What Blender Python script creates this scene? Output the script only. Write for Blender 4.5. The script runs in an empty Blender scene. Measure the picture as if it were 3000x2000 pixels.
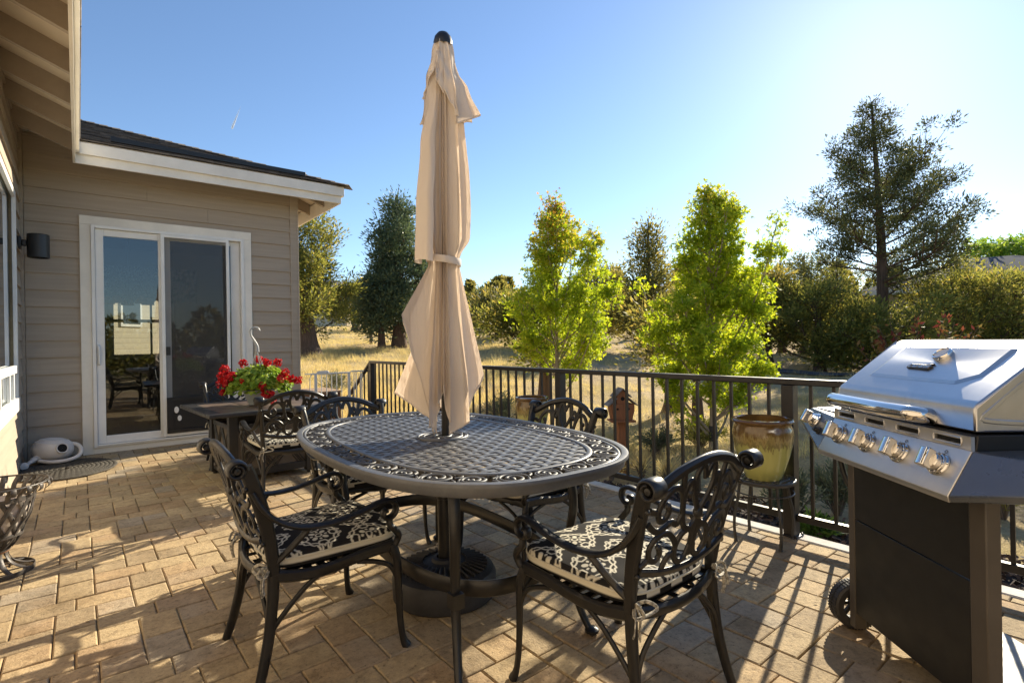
import bpy, bmesh, math, random
import numpy as np
from mathutils import Vector, Matrix
random.seed(7); RNG = np.random.default_rng(7)
SC = bpy.context.scene; COL = SC.collection
R = math.radians
# ---------------------------------------------------------------- materials
def newmat(name):
    m = bpy.data.materials.new(name); m.use_nodes = True
    nt = m.node_tree; nt.nodes.clear()
    out = nt.nodes.new('ShaderNodeOutputMaterial'); b = nt.nodes.new('ShaderNodeBsdfPrincipled')
    nt.links.new(b.outputs[0], out.inputs[0])
    return m, nt, b, out
def nd(nt, typ, ins=None, **kw):
    n = nt.nodes.new(typ)
    for k, v in kw.items(): setattr(n, k, v)
    for k, v in (ins or {}).items():
        if isinstance(v, bpy.types.NodeSocket): nt.links.new(v, n.inputs[k])
        else: n.inputs[k].default_value = v
    return n
def c4(c): return (c[0], c[1], c[2], 1)
def ramp(nt, fac, stops):
    r = nt.nodes.new('ShaderNodeValToRGB'); e = r.color_ramp.elements
    while len(e) < len(stops): e.new(.5)
    for i, (p, c) in enumerate(stops): e[i].position = p; e[i].color = c4(c)
    nt.links.new(fac, r.inputs[0]); return r.outputs[0]
def mat(name, base, rough=.5, metal=0, var=.15, vscale=6, bump=0, bscale=80, base2=None, spec=.5, coat=0, rvar=0, stretch=None, island=0):
    m, nt, b, out = newmat(name)
    tc = nd(nt, 'ShaderNodeTexCoord'); vec = tc.outputs['Object']
    if stretch: vec = nd(nt, 'ShaderNodeMapping', {'Vector': vec, 'Scale': stretch}).outputs[0]
    nz = nd(nt, 'ShaderNodeTexNoise', {'Vector': vec, 'Scale': vscale, 'Detail': 6, 'Roughness': .65})
    a = [max(0, x * (1 - var)) for x in base]; c = base2 or [min(1, x * (1 + var)) for x in base]
    col = ramp(nt, nz.outputs['Fac'], [(.3, a), (.7, c)])
    if island:
        g = nd(nt, 'ShaderNodeNewGeometry')
        mr = nd(nt, 'ShaderNodeMapRange', {'Value': g.outputs['Random Per Island'], 'To Min': 1 - island, 'To Max': 1 + island})
        mx = nd(nt, 'ShaderNodeMixRGB', {'Fac': 1, 'Color1': col, 'Color2': mr.outputs[0]}, blend_type='MULTIPLY'); col = mx.outputs[0]
    nt.links.new(col, b.inputs['Base Color'])
    b.inputs['Metallic'].default_value = metal
    b.inputs['Specular IOR Level'].default_value = spec
    b.inputs['Coat Weight'].default_value = coat
    if rvar:
        n2 = nd(nt, 'ShaderNodeTexNoise', {'Vector': vec, 'Scale': vscale * 2.3, 'Detail': 5})
        mr = nd(nt, 'ShaderNodeMapRange', {'Value': n2.outputs['Fac'], 'From Min': .3, 'From Max': .7, 'To Min': max(.02, rough - rvar), 'To Max': rough + rvar})
        nt.links.new(mr.outputs[0], b.inputs['Roughness'])
    else: b.inputs['Roughness'].default_value = rough
    if bump:
        n3 = nd(nt, 'ShaderNodeTexNoise', {'Vector': vec, 'Scale': bscale, 'Detail': 4})
        bp = nd(nt, 'ShaderNodeBump', {'Height': n3.outputs['Fac'], 'Strength': bump, 'Distance': .004})
        nt.links.new(bp.outputs[0], b.inputs['Normal'])
    return m
def leafmat(name, stops, trans=.4, rough=.55, gloss=.35, zgrad=None, tmul=(1.35, 1.3, 1.0)):
    m, nt, b, out = newmat(name)
    g = nd(nt, 'ShaderNodeNewGeometry')
    tc = nd(nt, 'ShaderNodeTexCoord')
    nz = nd(nt, 'ShaderNodeTexNoise', {'Vector': tc.outputs['Object'], 'Scale': 1.7, 'Detail': 2})
    ad = nd(nt, 'ShaderNodeMath', {0: g.outputs['Random Per Island'], 1: nz.outputs['Fac']}, operation='ADD')
    hf = nd(nt, 'ShaderNodeMath', {0: ad.outputs[0], 1: .25}, operation='SUBTRACT')
    hf2 = nd(nt, 'ShaderNodeMath', {0: hf.outputs[0], 1: .67}, operation='MULTIPLY')
    col = ramp(nt, hf2.outputs[0], stops)
    if zgrad:
        z0, z1, c, cut = zgrad
        sp = nd(nt, 'ShaderNodeSeparateXYZ', {0: tc.outputs['Object']})
        mr = nd(nt, 'ShaderNodeMapRange', {'Value': sp.outputs[2], 'From Min': z0, 'From Max': z1})
        r2 = nd(nt, 'ShaderNodeMath', {0: g.outputs['Random Per Island'], 1: cut}, operation='GREATER_THAN')
        fm = nd(nt, 'ShaderNodeMath', {0: mr.outputs[0], 1: r2.outputs[0]}, operation='MULTIPLY')
        col = nd(nt, 'ShaderNodeMixRGB', {'Fac': fm.outputs[0], 'Color1': col, 'Color2': c4(c)}).outputs[0]
    nt.links.new(col, b.inputs['Base Color']); b.inputs['Roughness'].default_value = rough
    b.inputs['Specular IOR Level'].default_value = gloss
    tcol = nd(nt, 'ShaderNodeMixRGB', {'Fac': 1, 'Color1': col, 'Color2': c4(tmul)}, blend_type='MULTIPLY')
    tr = nd(nt, 'ShaderNodeBsdfTranslucent', {'Color': tcol.outputs[0]})
    mx = nd(nt, 'ShaderNodeMixShader', {0: trans, 1: b.outputs[0], 2: tr.outputs[0]})
    nt.links.new(mx.outputs[0], out.inputs[0])
    return m
# ---------------------------------------------------------------- objects
def tag(o, label=None, cat=None, group=None, kind=None):
    if label: o['label'] = label
    if cat: o['category'] = cat
    if group: o['group'] = group
    if kind: o['kind'] = kind
    return o
def thing(name, label, cat, loc=(0, 0, 0), rz=0, group=None):
    o = bpy.data.objects.new(name, None); COL.objects.link(o)
    o.empty_display_size = .1; o.location = loc; o.rotation_euler = (0, 0, rz)
    return tag(o, label, cat, group)
def copy_tree(o, parent=None):
    c = o.copy(); COL.objects.link(c); c.parent = parent
    for ch in list(o.children): copy_tree(ch, c)
    return c
def catmull(P, n=6, closed=False):
    P = [Vector(p) for p in P]; out = []; L = len(P)
    for i in range(L if closed else L - 1):
        if closed: a, b, c, d = P[(i - 1) % L], P[i], P[(i + 1) % L], P[(i + 2) % L]
        else:
            b, c = P[i], P[i + 1]; a = P[i - 1] if i else b + (b - c); d = P[i + 2] if i + 2 < L else c + (c - b)
        for k in range(n):
            t = k / n
            out.append(.5 * ((2 * b) + (c - a) * t + (2 * a - 5 * b + 4 * c - d) * t * t + (3 * b - a - 3 * c + d) * t ** 3))
    if not closed: out.append(P[-1].copy())
    return out
def circ(n, rx, ry=None):
    ry = ry or rx
    return [(rx * math.cos(2 * math.pi * i / n), ry * math.sin(2 * math.pi * i / n)) for i in range(n)]
def rrect(w, h, r=.3):   # rounded rectangle profile, w along first axis
    c = min(w, h) * r; x, y = w / 2, h / 2
    return [(x - c, -y), (x, -y + c), (x, y - c), (x - c, y), (-x + c, y), (-x, y - c), (-x, -y + c), (-x + c, -y)]
class MB:
    def __init__(s): s.v = []; s.f = []; s.m = []
    def add(s, vs, fs, mi=0):
        k = len(s.v); s.v += [tuple(v) for v in vs]; s.f += [tuple(i + k for i in f) for f in fs]; s.m += [mi] * len(fs)
    def box(s, c, d, rz=0, mi=0, M=None):
        x, y, z = d[0] / 2, d[1] / 2, d[2] / 2
        vs = [Vector(p) for p in ((-x, -y, -z), (x, -y, -z), (x, y, -z), (-x, y, -z), (-x, -y, z), (x, -y, z), (x, y, z), (-x, y, z))]
        T = M if M else Matrix.Translation(c) @ Matrix.Rotation(rz, 4, 'Z')
        s.add([T @ v for v in vs], [(0, 3, 2, 1), (4, 5, 6, 7), (0, 1, 5, 4), (1, 2, 6, 5), (2, 3, 7, 6), (3, 0, 4, 7)], mi)
    def bb(s, x0, x1, y0, y1, z0, z1, mi=0): s.box(((x0 + x1) / 2, (y0 + y1) / 2, (z0 + z1) / 2), (x1 - x0, y1 - y0, z1 - z0), 0, mi)
    def sweep(s, pts, prof, up=None, scale=None, closed=False, mi=0):
        P = [Vector(p) for p in pts]; n = len(P); k = len(prof); rings = []
        prev = None
        for i in range(n):
            if closed: t = P[(i + 1) % n] - P[i - 1]
            else: t = P[min(i + 1, n - 1)] - P[max(i - 1, 0)]
            if t.length < 1e-9: t = Vector((0, 0, 1))
            t.normalize()
            if up is not None: u = Vector(up)
            elif prev is None: u = Vector((0, 0, 1)) if abs(t.z) < .9 else Vector((1, 0, 0))
            else: u = prev
            u = u - t * u.dot(t)
            if u.length < 1e-6: u = t.orthogonal()
            u.normalize(); prev = u; w = t.cross(u)
            sc = scale[i] if scale is not None else 1
            if not isinstance(sc, (tuple, list)): sc = (sc, sc)
            rings.append([P[i] + u * (a * sc[0]) + w * (b * sc[1]) for a, b in prof])
        vs = [v for r in rings for v in r]; fs = []
        for i in range(n if closed else n - 1):
            j = (i + 1) % n
            for q in range(k):
                q2 = (q + 1) % k; fs.append((i * k + q, i * k + q2, j * k + q2, j * k + q))
        if not closed: fs.append(tuple(range(k - 1, -1, -1))); fs.append(tuple((n - 1) * k + q for q in range(k)))
        s.add(vs, fs, mi)
    def tube(s, pts, r, n=8, mi=0, closed=False):
        sc = list(r) if isinstance(r, (list, tuple, np.ndarray)) else [r] * len(pts)
        s.sweep(pts, circ(n, 1), None, sc, closed, mi)
    def lathe(s, prof, n=32, c=(0, 0, 0), mi=0, M=None):
        vs = []; fs = []; k = len(prof)
        for i in range(n):
            a = 2 * math.pi * i / n
            for r, z in prof:
                p = Vector((r * math.cos(a), r * math.sin(a), z)); vs.append((M @ p) if M else p + Vector(c))
        for i in range(n):
            j = (i + 1) % n
            for q in range(k - 1): fs.append((i * k + q, j * k + q, j * k + q + 1, i * k + q + 1))
        s.add(vs, fs, mi)
    def prism(s, poly, d0, d1, M=None, mi=0):   # poly in local xy, extruded along local z
        M = M or Matrix(); n = len(poly)
        vs = [M @ Vector((x, y, d0)) for x, y in poly] + [M @ Vector((x, y, d1)) for x, y in poly]
        fs = [tuple(range(n - 1, -1, -1)), tuple(range(n, 2 * n))] + [(i, (i + 1) % n, n + (i + 1) % n, n + i) for i in range(n)]
        s.add(vs, fs, mi)
    def ball(s, c, r, n=12, mi=0):
        r = r if isinstance(r, (tuple, list)) else (r, r, r); h = n // 2
        M = Matrix.Translation(c) @ Matrix.Diagonal((r[0], r[1], r[2], 1))
        s.lathe([(max(1e-4, math.sin(math.pi * i / h)), -math.cos(math.pi * i / h)) for i in range(h + 1)], n, mi=mi, M=M)
    def build(s, name, mats, parent=None, smooth=None, bevel=0, seg=2):
        me = bpy.data.meshes.new(name); me.from_pydata(s.v, [], s.f)
        mats = mats if isinstance(mats, (list, tuple)) else [mats]
        for m in mats: me.materials.append(m)
        if len(mats) > 1: me.polygons.foreach_set('material_index', s.m)
        bm = bmesh.new(); bm.from_mesh(me); bmesh.ops.recalc_face_normals(bm, faces=bm.faces); bm.to_mesh(me); bm.free()
        if smooth is not None:
            me.shade_smooth(); me.set_sharp_from_angle(angle=R(smooth))
        me.update()
        o = bpy.data.objects.new(name, me); COL.objects.link(o); o.parent = parent
        if bevel:
            b = o.modifiers.new('bevel', 'BEVEL'); b.width = bevel; b.segments = seg; b.limit_method = 'ANGLE'; b.angle_limit = R(40)
            if smooth is None: me.shade_smooth(); me.set_sharp_from_angle(angle=R(50))
        return o
def npmesh(name, V, F, mt, parent=None, smooth=False):
    me = bpy.data.meshes.new(name); me.from_pydata(V, [], F)
    for m in (mt if isinstance(mt, (list, tuple)) else [mt]): me.materials.append(m)
    if smooth: me.shade_smooth()
    me.update(); o = bpy.data.objects.new(name, me); COL.objects.link(o); o.parent = parent
    return o
# ---------------------------------------------------------------- camera frame (for laying out what the photo shows)
FPX = 1553.; CH = 1.17; YAW = R(39.3); ROLL = R(.97)
FW = np.array([math.sin(YAW), math.cos(YAW), 0]); RT = np.array([math.cos(YAW), -math.sin(YAW), 0])
def ray(px, py):
    a = px - 1500; b = py - 998.4; c, s = math.cos(ROLL), math.sin(ROLL)
    return FW + RT * ((c * a - s * b) / FPX) - np.array([0, 0, 1.]) * ((s * a + c * b) / FPX)
def at(px, py, D): return np.array([0, 0, CH]) + ray(px, py) * D
def onz(px, py, z=0):
    d = ray(px, py); return np.array([0, 0, CH]) + d * ((z - CH) / d[2])
def terr(x, y):
    x = np.asarray(x, float); y = np.asarray(y, float)
    d = np.maximum(0, np.maximum(x - 3.4, y - 7.6))
    z = -.30 + .07 * np.maximum(0, y - 7.5) + .016 * np.maximum(0, x - 4)
    z = z - .012 * np.maximum(0, y - 42)
    k = np.minimum(1, d / 3)
    z = z + k * (.09 * np.sin(x * .61 + 1.3) * np.cos(y * .53) + .05 * np.sin(x * 1.7 + y * 1.1) + .03 * np.sin(x * 3.1 - y * 2.3))
    return z
cam = bpy.data.cameras.new('camera'); co = bpy.data.objects.new('camera', cam); COL.objects.link(co)
cam.sensor_width = 36; cam.lens = FPX / 3000 * 36; cam.clip_end = 6000; cam.clip_start = .05; cam.shift_y = -1.6 / 3000
_c, _s = math.cos(ROLL), math.sin(ROLL)
xr = Vector(_c * RT - _s * np.array([0, 0, 1.])); yu = Vector(_s * RT + _c * np.array([0, 0, 1.])); zb = Vector(-FW)
Mx = Matrix((xr, yu, zb)).transposed().to_4x4(); Mx.translation = (0, 0, CH); co.matrix_world = Mx
SC.camera = co
# ---------------------------------------------------------------- light
SUN_AZ, SUN_EL = R(74.6), R(26.2)
w = bpy.data.worlds.new('World'); SC.world = w; w.use_nodes = True
nt = w.node_tree; bg = nt.nodes['Background']
sky = nt.nodes.new('ShaderNodeTexSky'); sky.sky_type = 'NISHITA'; sky.sun_disc = False
sky.sun_elevation = SUN_EL; sky.sun_rotation = SUN_AZ; sky.altitude = 900; sky.air_density = 1.1; sky.dust_density = .30; sky.ozone_density = 3.6
nt.links.new(sky.outputs[0], bg.inputs[0]); bg.inputs[1].default_value = .072
S = Vector((math.sin(SUN_AZ) * math.cos(SUN_EL), math.cos(SUN_AZ) * math.cos(SUN_EL), math.sin(SUN_EL)))
ld = bpy.data.lights.new('sun', 'SUN'); ld.energy = 4.1; ld.angle = R(.53); ld.color = (1, .88, .67)
lo = bpy.data.objects.new('sun', ld); COL.objects.link(lo); lo.rotation_euler = S.to_track_quat('Z', 'Y').to_euler(); lo.location = S * 40
SC.view_settings.view_transform = 'Standard'; SC.view_settings.look = 'None'; SC.view_settings.exposure = 1.42; SC.view_settings.gamma = 1
# ---------------------------------------------------------------- shared materials
M = {}
M['iron'] = mat('bronze_paint', (.0125, .0118, .0115), .36, 0, .25, 25, spec=.5, rvar=.06)
M['fence'] = mat('fence_paint', (.020, .0185, .018), .42, 0, .25, 10, .1, 120, rvar=.08)
M['white'] = mat('white_vinyl', (.80, .79, .76), .35, 0, .09, 2.2)
M['trimw'] = mat('white_trim_paint', (.78, .74, .66), .55, 0, .12, 2, .15, 60)
M['siding'] = mat('taupe_siding', (.385, .318, .245), .65, 0, .10, 3, .25, 60, stretch=(.35, .35, 9))
M['rafter'] = mat('taupe_rafter', (.34, .28, .215), .7, 0, .12, 4, .2, 50)
M['soffit'] = mat('beige_soffit', (.58, .50, .385), .7, 0, .08, 4)
M['shingle'] = mat('brown_shingle', (.125, .105, .088), .95, 0, .35, 12, .8, 220, island=.35)
M['black'] = mat('black_plastic', (.015, .015, .016), .4, 0, .2, 10)
M['dark'] = mat('opening_shade', (.004, .004, .004), .9)  # flat black painted in for the darkness inside openings
M['chrome'] = mat('chrome', (.75, .73, .70), .08, 1, .05, 10)
M['steel'] = mat('brushed_steel', (.56, .56, .57), .30, 1, .10, 5, rvar=.09, stretch=(1, 6, 6))
M['bark'] = mat('juniper_bark', (.10, .062, .042), .9, 0, .5, 6, 1., 40, stretch=(3, 3, .35))
# ================================================================ ground, patio, mulch, road
def ground_mat():
    m, nt, b, out = newmat('dry_earth')
    tc = nd(nt, 'ShaderNodeTexCoord'); v = tc.outputs['Object']
    n1 = nd(nt, 'ShaderNodeTexNoise', {'Vector': v, 'Scale': .35, 'Detail': 8, 'Roughness': .6})
    n2 = nd(nt, 'ShaderNodeTexNoise', {'Vector': v, 'Scale': 5, 'Detail': 8, 'Roughness': .7})
    n3 = nd(nt, 'ShaderNodeTexNoise', {'Vector': v, 'Scale': 40, 'Detail': 5, 'Roughness': .7})
    a = ramp(nt, n2.outputs['Fac'], [(.25, (.32, .23, .14)), (.45, (.56, .44, .275)), (.72, (.70, .57, .37))])
    g = ramp(nt, n1.outputs['Fac'], [(.45, (0, 0, 0)), (.65, (1, 1, 1))])
    mx = nd(nt, 'ShaderNodeMixRGB', {'Fac': g, 'Color1': a, 'Color2': (.50, .39, .16, 1)})
    h = ramp(nt, n3.outputs['Fac'], [(.3, (.65, .65, .65)), (.7, (1.15, 1.12, 1.05))])
    mm = nd(nt, 'ShaderNodeMixRGB', {'Fac': 1, 'Color1': mx.outputs[0], 'Color2': h}, blend_type='MULTIPLY')
    nt.links.new(mm.outputs[0], b.inputs['Base Color']); b.inputs['Roughness'].default_value = .95; b.inputs['Specular IOR Level'].default_value = .1
    ad = nd(nt, 'ShaderNodeMath', {0: n2.outputs['Fac'], 1: n3.outputs['Fac']}, operation='ADD')
    bp = nd(nt, 'ShaderNodeBump', {'Height': ad.outputs[0], 'Strength': .9, 'Distance': .06}); nt.links.new(bp.outputs[0], b.inputs['Normal'])
    return m
M['earth'] = ground_mat()
def grid_axis(a, b, c, d):   # fine between b and c, growing outside
    mid = list(np.arange(b, c, .35)); lo = []; hi = []
    x, s = b, .35
    while x > a: s *= 1.12; x -= s; lo.append(x)
    x, s = mid[-1], .35
    while x < d: s *= 1.09; x += s; hi.append(x)
    return np.array(lo[::-1] + mid + hi)
gx = grid_axis(-400, -6, 34, 900); gy = grid_axis(-400, -6, 34, 900)
X, Y = np.meshgrid(gx, gy, indexing='ij'); Z = terr(X, Y)
inside = (X < 3.6) & (Y < 7.7); Z = np.where(inside, np.minimum(Z, -.33), Z)
far = np.maximum(0, np.hypot(X, Y) - 160); Z = np.where(far > 0, np.minimum(Z, 8 + far * -.004), Z)
nx, ny = X.shape
ii = (np.arange(nx - 1)[:, None] * ny + np.arange(ny - 1)[None, :]).ravel()
o = npmesh('ground', np.stack([X.ravel(), Y.ravel(), Z.ravel()], 1), np.stack([ii, ii + ny, ii + ny + 1, ii + 1], 1), M['earth'], smooth=True)
tag(o, kind='structure')
# --- patio pavers: three sizes in a repeating pattern, each with chamfered edges
def paver_mat():
    m, nt, b, out = newmat('paver_concrete')
    tc = nd(nt, 'ShaderNodeTexCoord'); v = tc.outputs['Object']; g = nd(nt, 'ShaderNodeNewGeometry')
    n1 = nd(nt, 'ShaderNodeTexNoise', {'Vector': v, 'Scale': 1.1, 'Detail': 5})
    n2 = nd(nt, 'ShaderNodeTexNoise', {'Vector': v, 'Scale': 55, 'Detail': 6, 'Roughness': .7})
    vo = nd(nt, 'ShaderNodeTexVoronoi', {'Vector': v, 'Scale': 130})
    ad = nd(nt, 'ShaderNodeMath', {0: g.outputs['Random Per Island'], 1: .85}, operation='MULTIPLY')
    sm = nd(nt, 'ShaderNodeMath', {0: ad.outputs[0], 1: n1.outputs['Fac']}, operation='ADD')
    hf = nd(nt, 'ShaderNodeMath', {0: sm.outputs[0], 1: .42}, operation='SUBTRACT')
    col = ramp(nt, hf.outputs[0], [(.05, (.30, .228, .142)), (.3, (.40, .308, .186)), (.5, (.47, .36, .212)), (.75, (.385, .272, .158)), (.92, (.36, .30, .22))])
    sp = ramp(nt, n2.outputs['Fac'], [(.30, (.42, .40, .38)), (.43, (.93, .93, .93)), (.7, (1.12, 1.1, 1.06))])
    pit = ramp(nt, vo.outputs['Distance'], [(.10, (.45, .42, .4)), (.24, (1, 1, 1))])
    mm = nd(nt, 'ShaderNodeMixRGB', {'Fac': 1, 'Color1': col, 'Color2': sp}, blend_type='MULTIPLY')
    nb = nd(nt, 'ShaderNodeTexNoise', {'Vector': v, 'Scale': 17, 'Detail': 7, 'Roughness': .75})
    nbr = ramp(nt, nb.outputs['Fac'], [(.33, (.66, .64, .61)), (.5, (.98, .98, .98)), (.68, (1.14, 1.12, 1.09))])
    mb_ = nd(nt, 'ShaderNodeMixRGB', {'Fac': 1, 'Color1': mm.outputs[0], 'Color2': nbr}, blend_type='MULTIPLY')
    m2 = nd(nt, 'ShaderNodeMixRGB', {'Fac': .6, 'Color1': mb_.outputs[0], 'Color2': pit}, blend_type='MULTIPLY')
    st = nd(nt, 'ShaderNodeTexNoise', {'Vector': v, 'Scale': 2.6, 'Detail': 6, 'Roughness': .6})
    sr = ramp(nt, st.outputs['Fac'], [(.32, (.70, .67, .63)), (.45, (.92, .91, .9)), (.62, (1.06, 1.06, 1.06))])
    m3 = nd(nt, 'ShaderNodeMixRGB', {'Fac': 1, 'Color1': m2.outputs[0], 'Color2': sr}, blend_type='MULTIPLY')
    nt.links.new(m3.outputs[0], b.inputs['Base Color']); b.inputs['Roughness'].default_value = .85; b.inputs['Specular IOR Level'].default_value = .25
    bp = nd(nt, 'ShaderNodeBump', {'Height': n2.outputs['Fac'], 'Strength': .8, 'Distance': .006})
    bp2 = nd(nt, 'ShaderNodeBump', {'Height': vo.outputs['Distance'], 'Strength': .25, 'Distance': .002, 'Normal': bp.outputs[0]})
    nt.links.new(bp2.outputs[0], b.inputs['Normal'])
    return m
M['paver'] = paver_mat()
PX0, PX1, PY0, PY1 = -.45, 3.19, -2.2, 7.47
def stone(mb, x0, x1, y0, y1):
    x0, x1, y0, y1 = max(x0, PX0), min(x1, PX1), max(y0, PY0), min(y1, PY1)
    if x1 - x0 < .02 or y1 - y0 < .02: return
    g = .0011; x0 += g; x1 -= g; y0 += g; y1 -= g; c = .006
    j = random.uniform(-.0022, .0022); ta, tb = random.uniform(-.0015, .0015), random.uniform(-.0015, .0015)
    jit = lambda: random.uniform(-.0012, .0012)
    xs = [x0, x1, x1, x0]; ys = [y0, y0, y1, y1]; cx = [c, -c, -c, c]; cy = [c, c, -c, -c]
    def hz(a, b): return j + ta * (1 if a else -1) + tb * (1 if b else -1)
    hs = [hz(0, 0), hz(1, 0), hz(1, 1), hz(0, 1)]
    V = [(xs[k], ys[k], -.06) for k in range(4)]
    V += [(xs[k] + jit(), ys[k] + jit(), -.008 + hs[k]) for k in range(4)]
    V += [(xs[k] + cx[k] * .35, ys[k] + cy[k] * .35, -.0025 + hs[k]) for k in range(4)]
    V += [(xs[k] + cx[k] + jit(), ys[k] + cy[k] + jit(), hs[k]) for k in range(4)]
    F = []
    for r in range(3):
        for k in range(4): F.append((r * 4 + k, r * 4 + (k + 1) % 4, r * 4 + 4 + (k + 1) % 4, r * 4 + 4 + k))
    F.append((12, 13, 14, 15)); mb.add(V, F)
mb = MB(); u = .14; ox, oy = -.094, 3.227
for i in range(-4, 9):
    for k in range(-13, 11):
        X0 = ox + i * .56; Y0 = oy + k * .56
        T = [(0, .14, 0, .21), (0, .14, .21, .42), (-.14, .07, .42, .56), (.07, .28, .42, .56), (.28, .42, .28, .49), (.28, .42, .49, .70),
             (.14, .35, .14, .28), (.35, .56, .14, .28), (.14, .28, .28, .42), (.14, .28, 0, .14), (-.14, 0, .28, .42), (-.14, 0, 0, .14)]
        for a, b, c, d in T: stone(mb, X0 + a, X0 + b, Y0 + c, Y0 + d)
pat = mb.build('patio', M['paver']); tag(pat, kind='structure')
mb = MB(); mb.bb(PX0 - .02, PX1 + .02, PY0, PY1 + .02, -.3, -.012)
tag(mb.build('patio_bed', mat('joint_sand', (.20, .155, .105), .95, 0, .4, 60)), kind='structure')
mb = MB(); mb.bb(3.195, 3.30, -2.2, 7.55, -.36, .004)
tag(mb.build('kerb', mat('concrete_edge', (.55, .52, .47), .85, 0, .18, 9, .4, 90), bevel=.008), kind='structure')
# a little dry leaf litter blown over the pavers
def litter(n):
    rg = np.random.default_rng(77); x = np.concatenate([rg.uniform(-.4, 3.15, n), 3.15 - np.abs(rg.normal(0, .18, n)), rg.uniform(-.4, 2.2, n // 2)]); y = np.concatenate([rg.uniform(.2, 7.3, n), rg.uniform(0, 7, n), 7.42 - np.abs(rg.normal(0, .12, n // 2))])
    P = np.stack([x, y, np.full(len(x), .004)], 1); a = rg.uniform(0, 6.283, len(x)); l = rg.uniform(.004, .013, len(x))[:, None]; d = np.stack([np.cos(a), np.sin(a), rg.uniform(-.1, .35, len(x))], 1); e = np.stack([-np.sin(a), np.cos(a), rg.uniform(-.3, .3, len(x))], 1) * .38
    V = np.stack([P - d * l, P + e * l, P + d * l, P - e * l], 1); V[:, :, 2] = np.maximum(V[:, :, 2], .003); return V.reshape(-1, 3), np.arange(4 * len(x)).reshape(-1, 4)
V, F = litter(90)
tag(npmesh('leaf_litter', V, F, mat('dry_leaf_bit', (.16, .10, .05), .9, 0, .3, 30, island=.7)), kind='stuff')
# steps down at the far end
mb = MB()
for k in range(3): mb.bb(2.36, 3.18, 7.5 + k * .3, 7.8 + k * .3, -.6, -.11 - k * .12)
tag(mb.build('steps', mat('step_concrete', (.36, .30, .23), .9, 0, .2, 8, .4, 60)), kind='structure')
# --- mulch bed: dark ground strip and bark chips
def strip(name, xs, ys, mt, lift):
    X, Y = np.meshgrid(xs, ys, indexing='ij'); Z = terr(X, Y) + lift + RNG.normal(0, .012, X.shape)
    nx, ny = X.shape; ii = (np.arange(nx - 1)[:, None] * ny + np.arange(ny - 1)[None, :]).ravel()
    return npmesh(name, np.stack([X.ravel(), Y.ravel(), Z.ravel()], 1), np.stack([ii, ii + ny, ii + ny + 1, ii + 1], 1), mt, smooth=True)
def bed_x(y): return 4.35 + .25 * np.sin(y * 1.1) + .12 * np.sin(y * 2.9 + 1)
ys = np.arange(-2, 8.4, .08); nn = 24
BX = np.stack([3.28 + (bed_x(ys) - 3.28) * (k / (nn - 1)) for k in range(nn)], 0); BY = np.repeat(ys[None, :], nn, 0)
BZ = terr(BX, BY) + .035 + RNG.normal(0, .010, BX.shape); BZ[-1] -= .09
ii = (np.arange(nn - 1)[:, None] * len(ys) + np.arange(len(ys) - 1)[None, :]).ravel(); L = len(ys)
M['mulch'] = mat('bark_mulch', (.040, .026, .019), .95, 0, .6, 35, 1., 60)
tag(npmesh('mulch_bed', np.stack([BX.ravel(), BY.ravel(), BZ.ravel()], 1), np.stack([ii, ii + L, ii + L + 1, ii + 1], 1), M['mulch'], smooth=True), kind='structure')
def chips(n):
    y = RNG.uniform(-1.8, 8.2, n); x = 3.31 + (bed_x(y) - 3.31) * RNG.random(n) ** .9
    P = np.stack([x, y, terr(x, y) + .045 + RNG.uniform(0, .03, n)], 1)
    a = RNG.normal(0, 1, (n, 3)); a[:, 2] *= .4; a /= np.linalg.norm(a, axis=1)[:, None]
    b = np.cross(a, RNG.normal(0, 1, (n, 3))); b /= np.linalg.norm(b, axis=1)[:, None]
    l = RNG.uniform(.015, .045, n)[:, None]; w_ = RNG.uniform(.005, .012, n)[:, None]
    V = np.stack([P - a * l - b * w_, P + a * l - b * w_, P + a * l + b * w_, P - a * l + b * w_], 1).reshape(-1, 3)
    return V, np.arange(4 * n).reshape(-1, 4)
V, F = chips(9000)
M['chip'] = mat('bark_chip', (.075, .048, .034), .9, 0, .3, 20, island=.8)
tag(npmesh('bark_chips', V, F, M['chip']), kind='stuff')
# --- driveway at the back right
pts = [at(2140, 1083, 17.5), at(2300, 1075, 17), at(2480, 1090, 15), at(2800, 1120, 13), at(3200, 1150, 12)]
vs = []; 
for p in catmull([(q[0], q[1], 0) for q in pts], 8):
    for dd in (0, 1.4, 2.8):
        x, y = p.x + dd * .72, p.y + dd * .69; vs.append((x, y, float(terr(x, y)) + .05))
n = len(vs) // 3
tag(npmesh('driveway', vs, [(i * 3 + k, i * 3 + k + 1, i * 3 + k + 4, i * 3 + k + 3) for i in range(n - 1) for k in range(2)], mat('asphalt', (.055, .055, .06), .9, 0, .2, 20, .4, 80), smooth=True), kind='structure')
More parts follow.
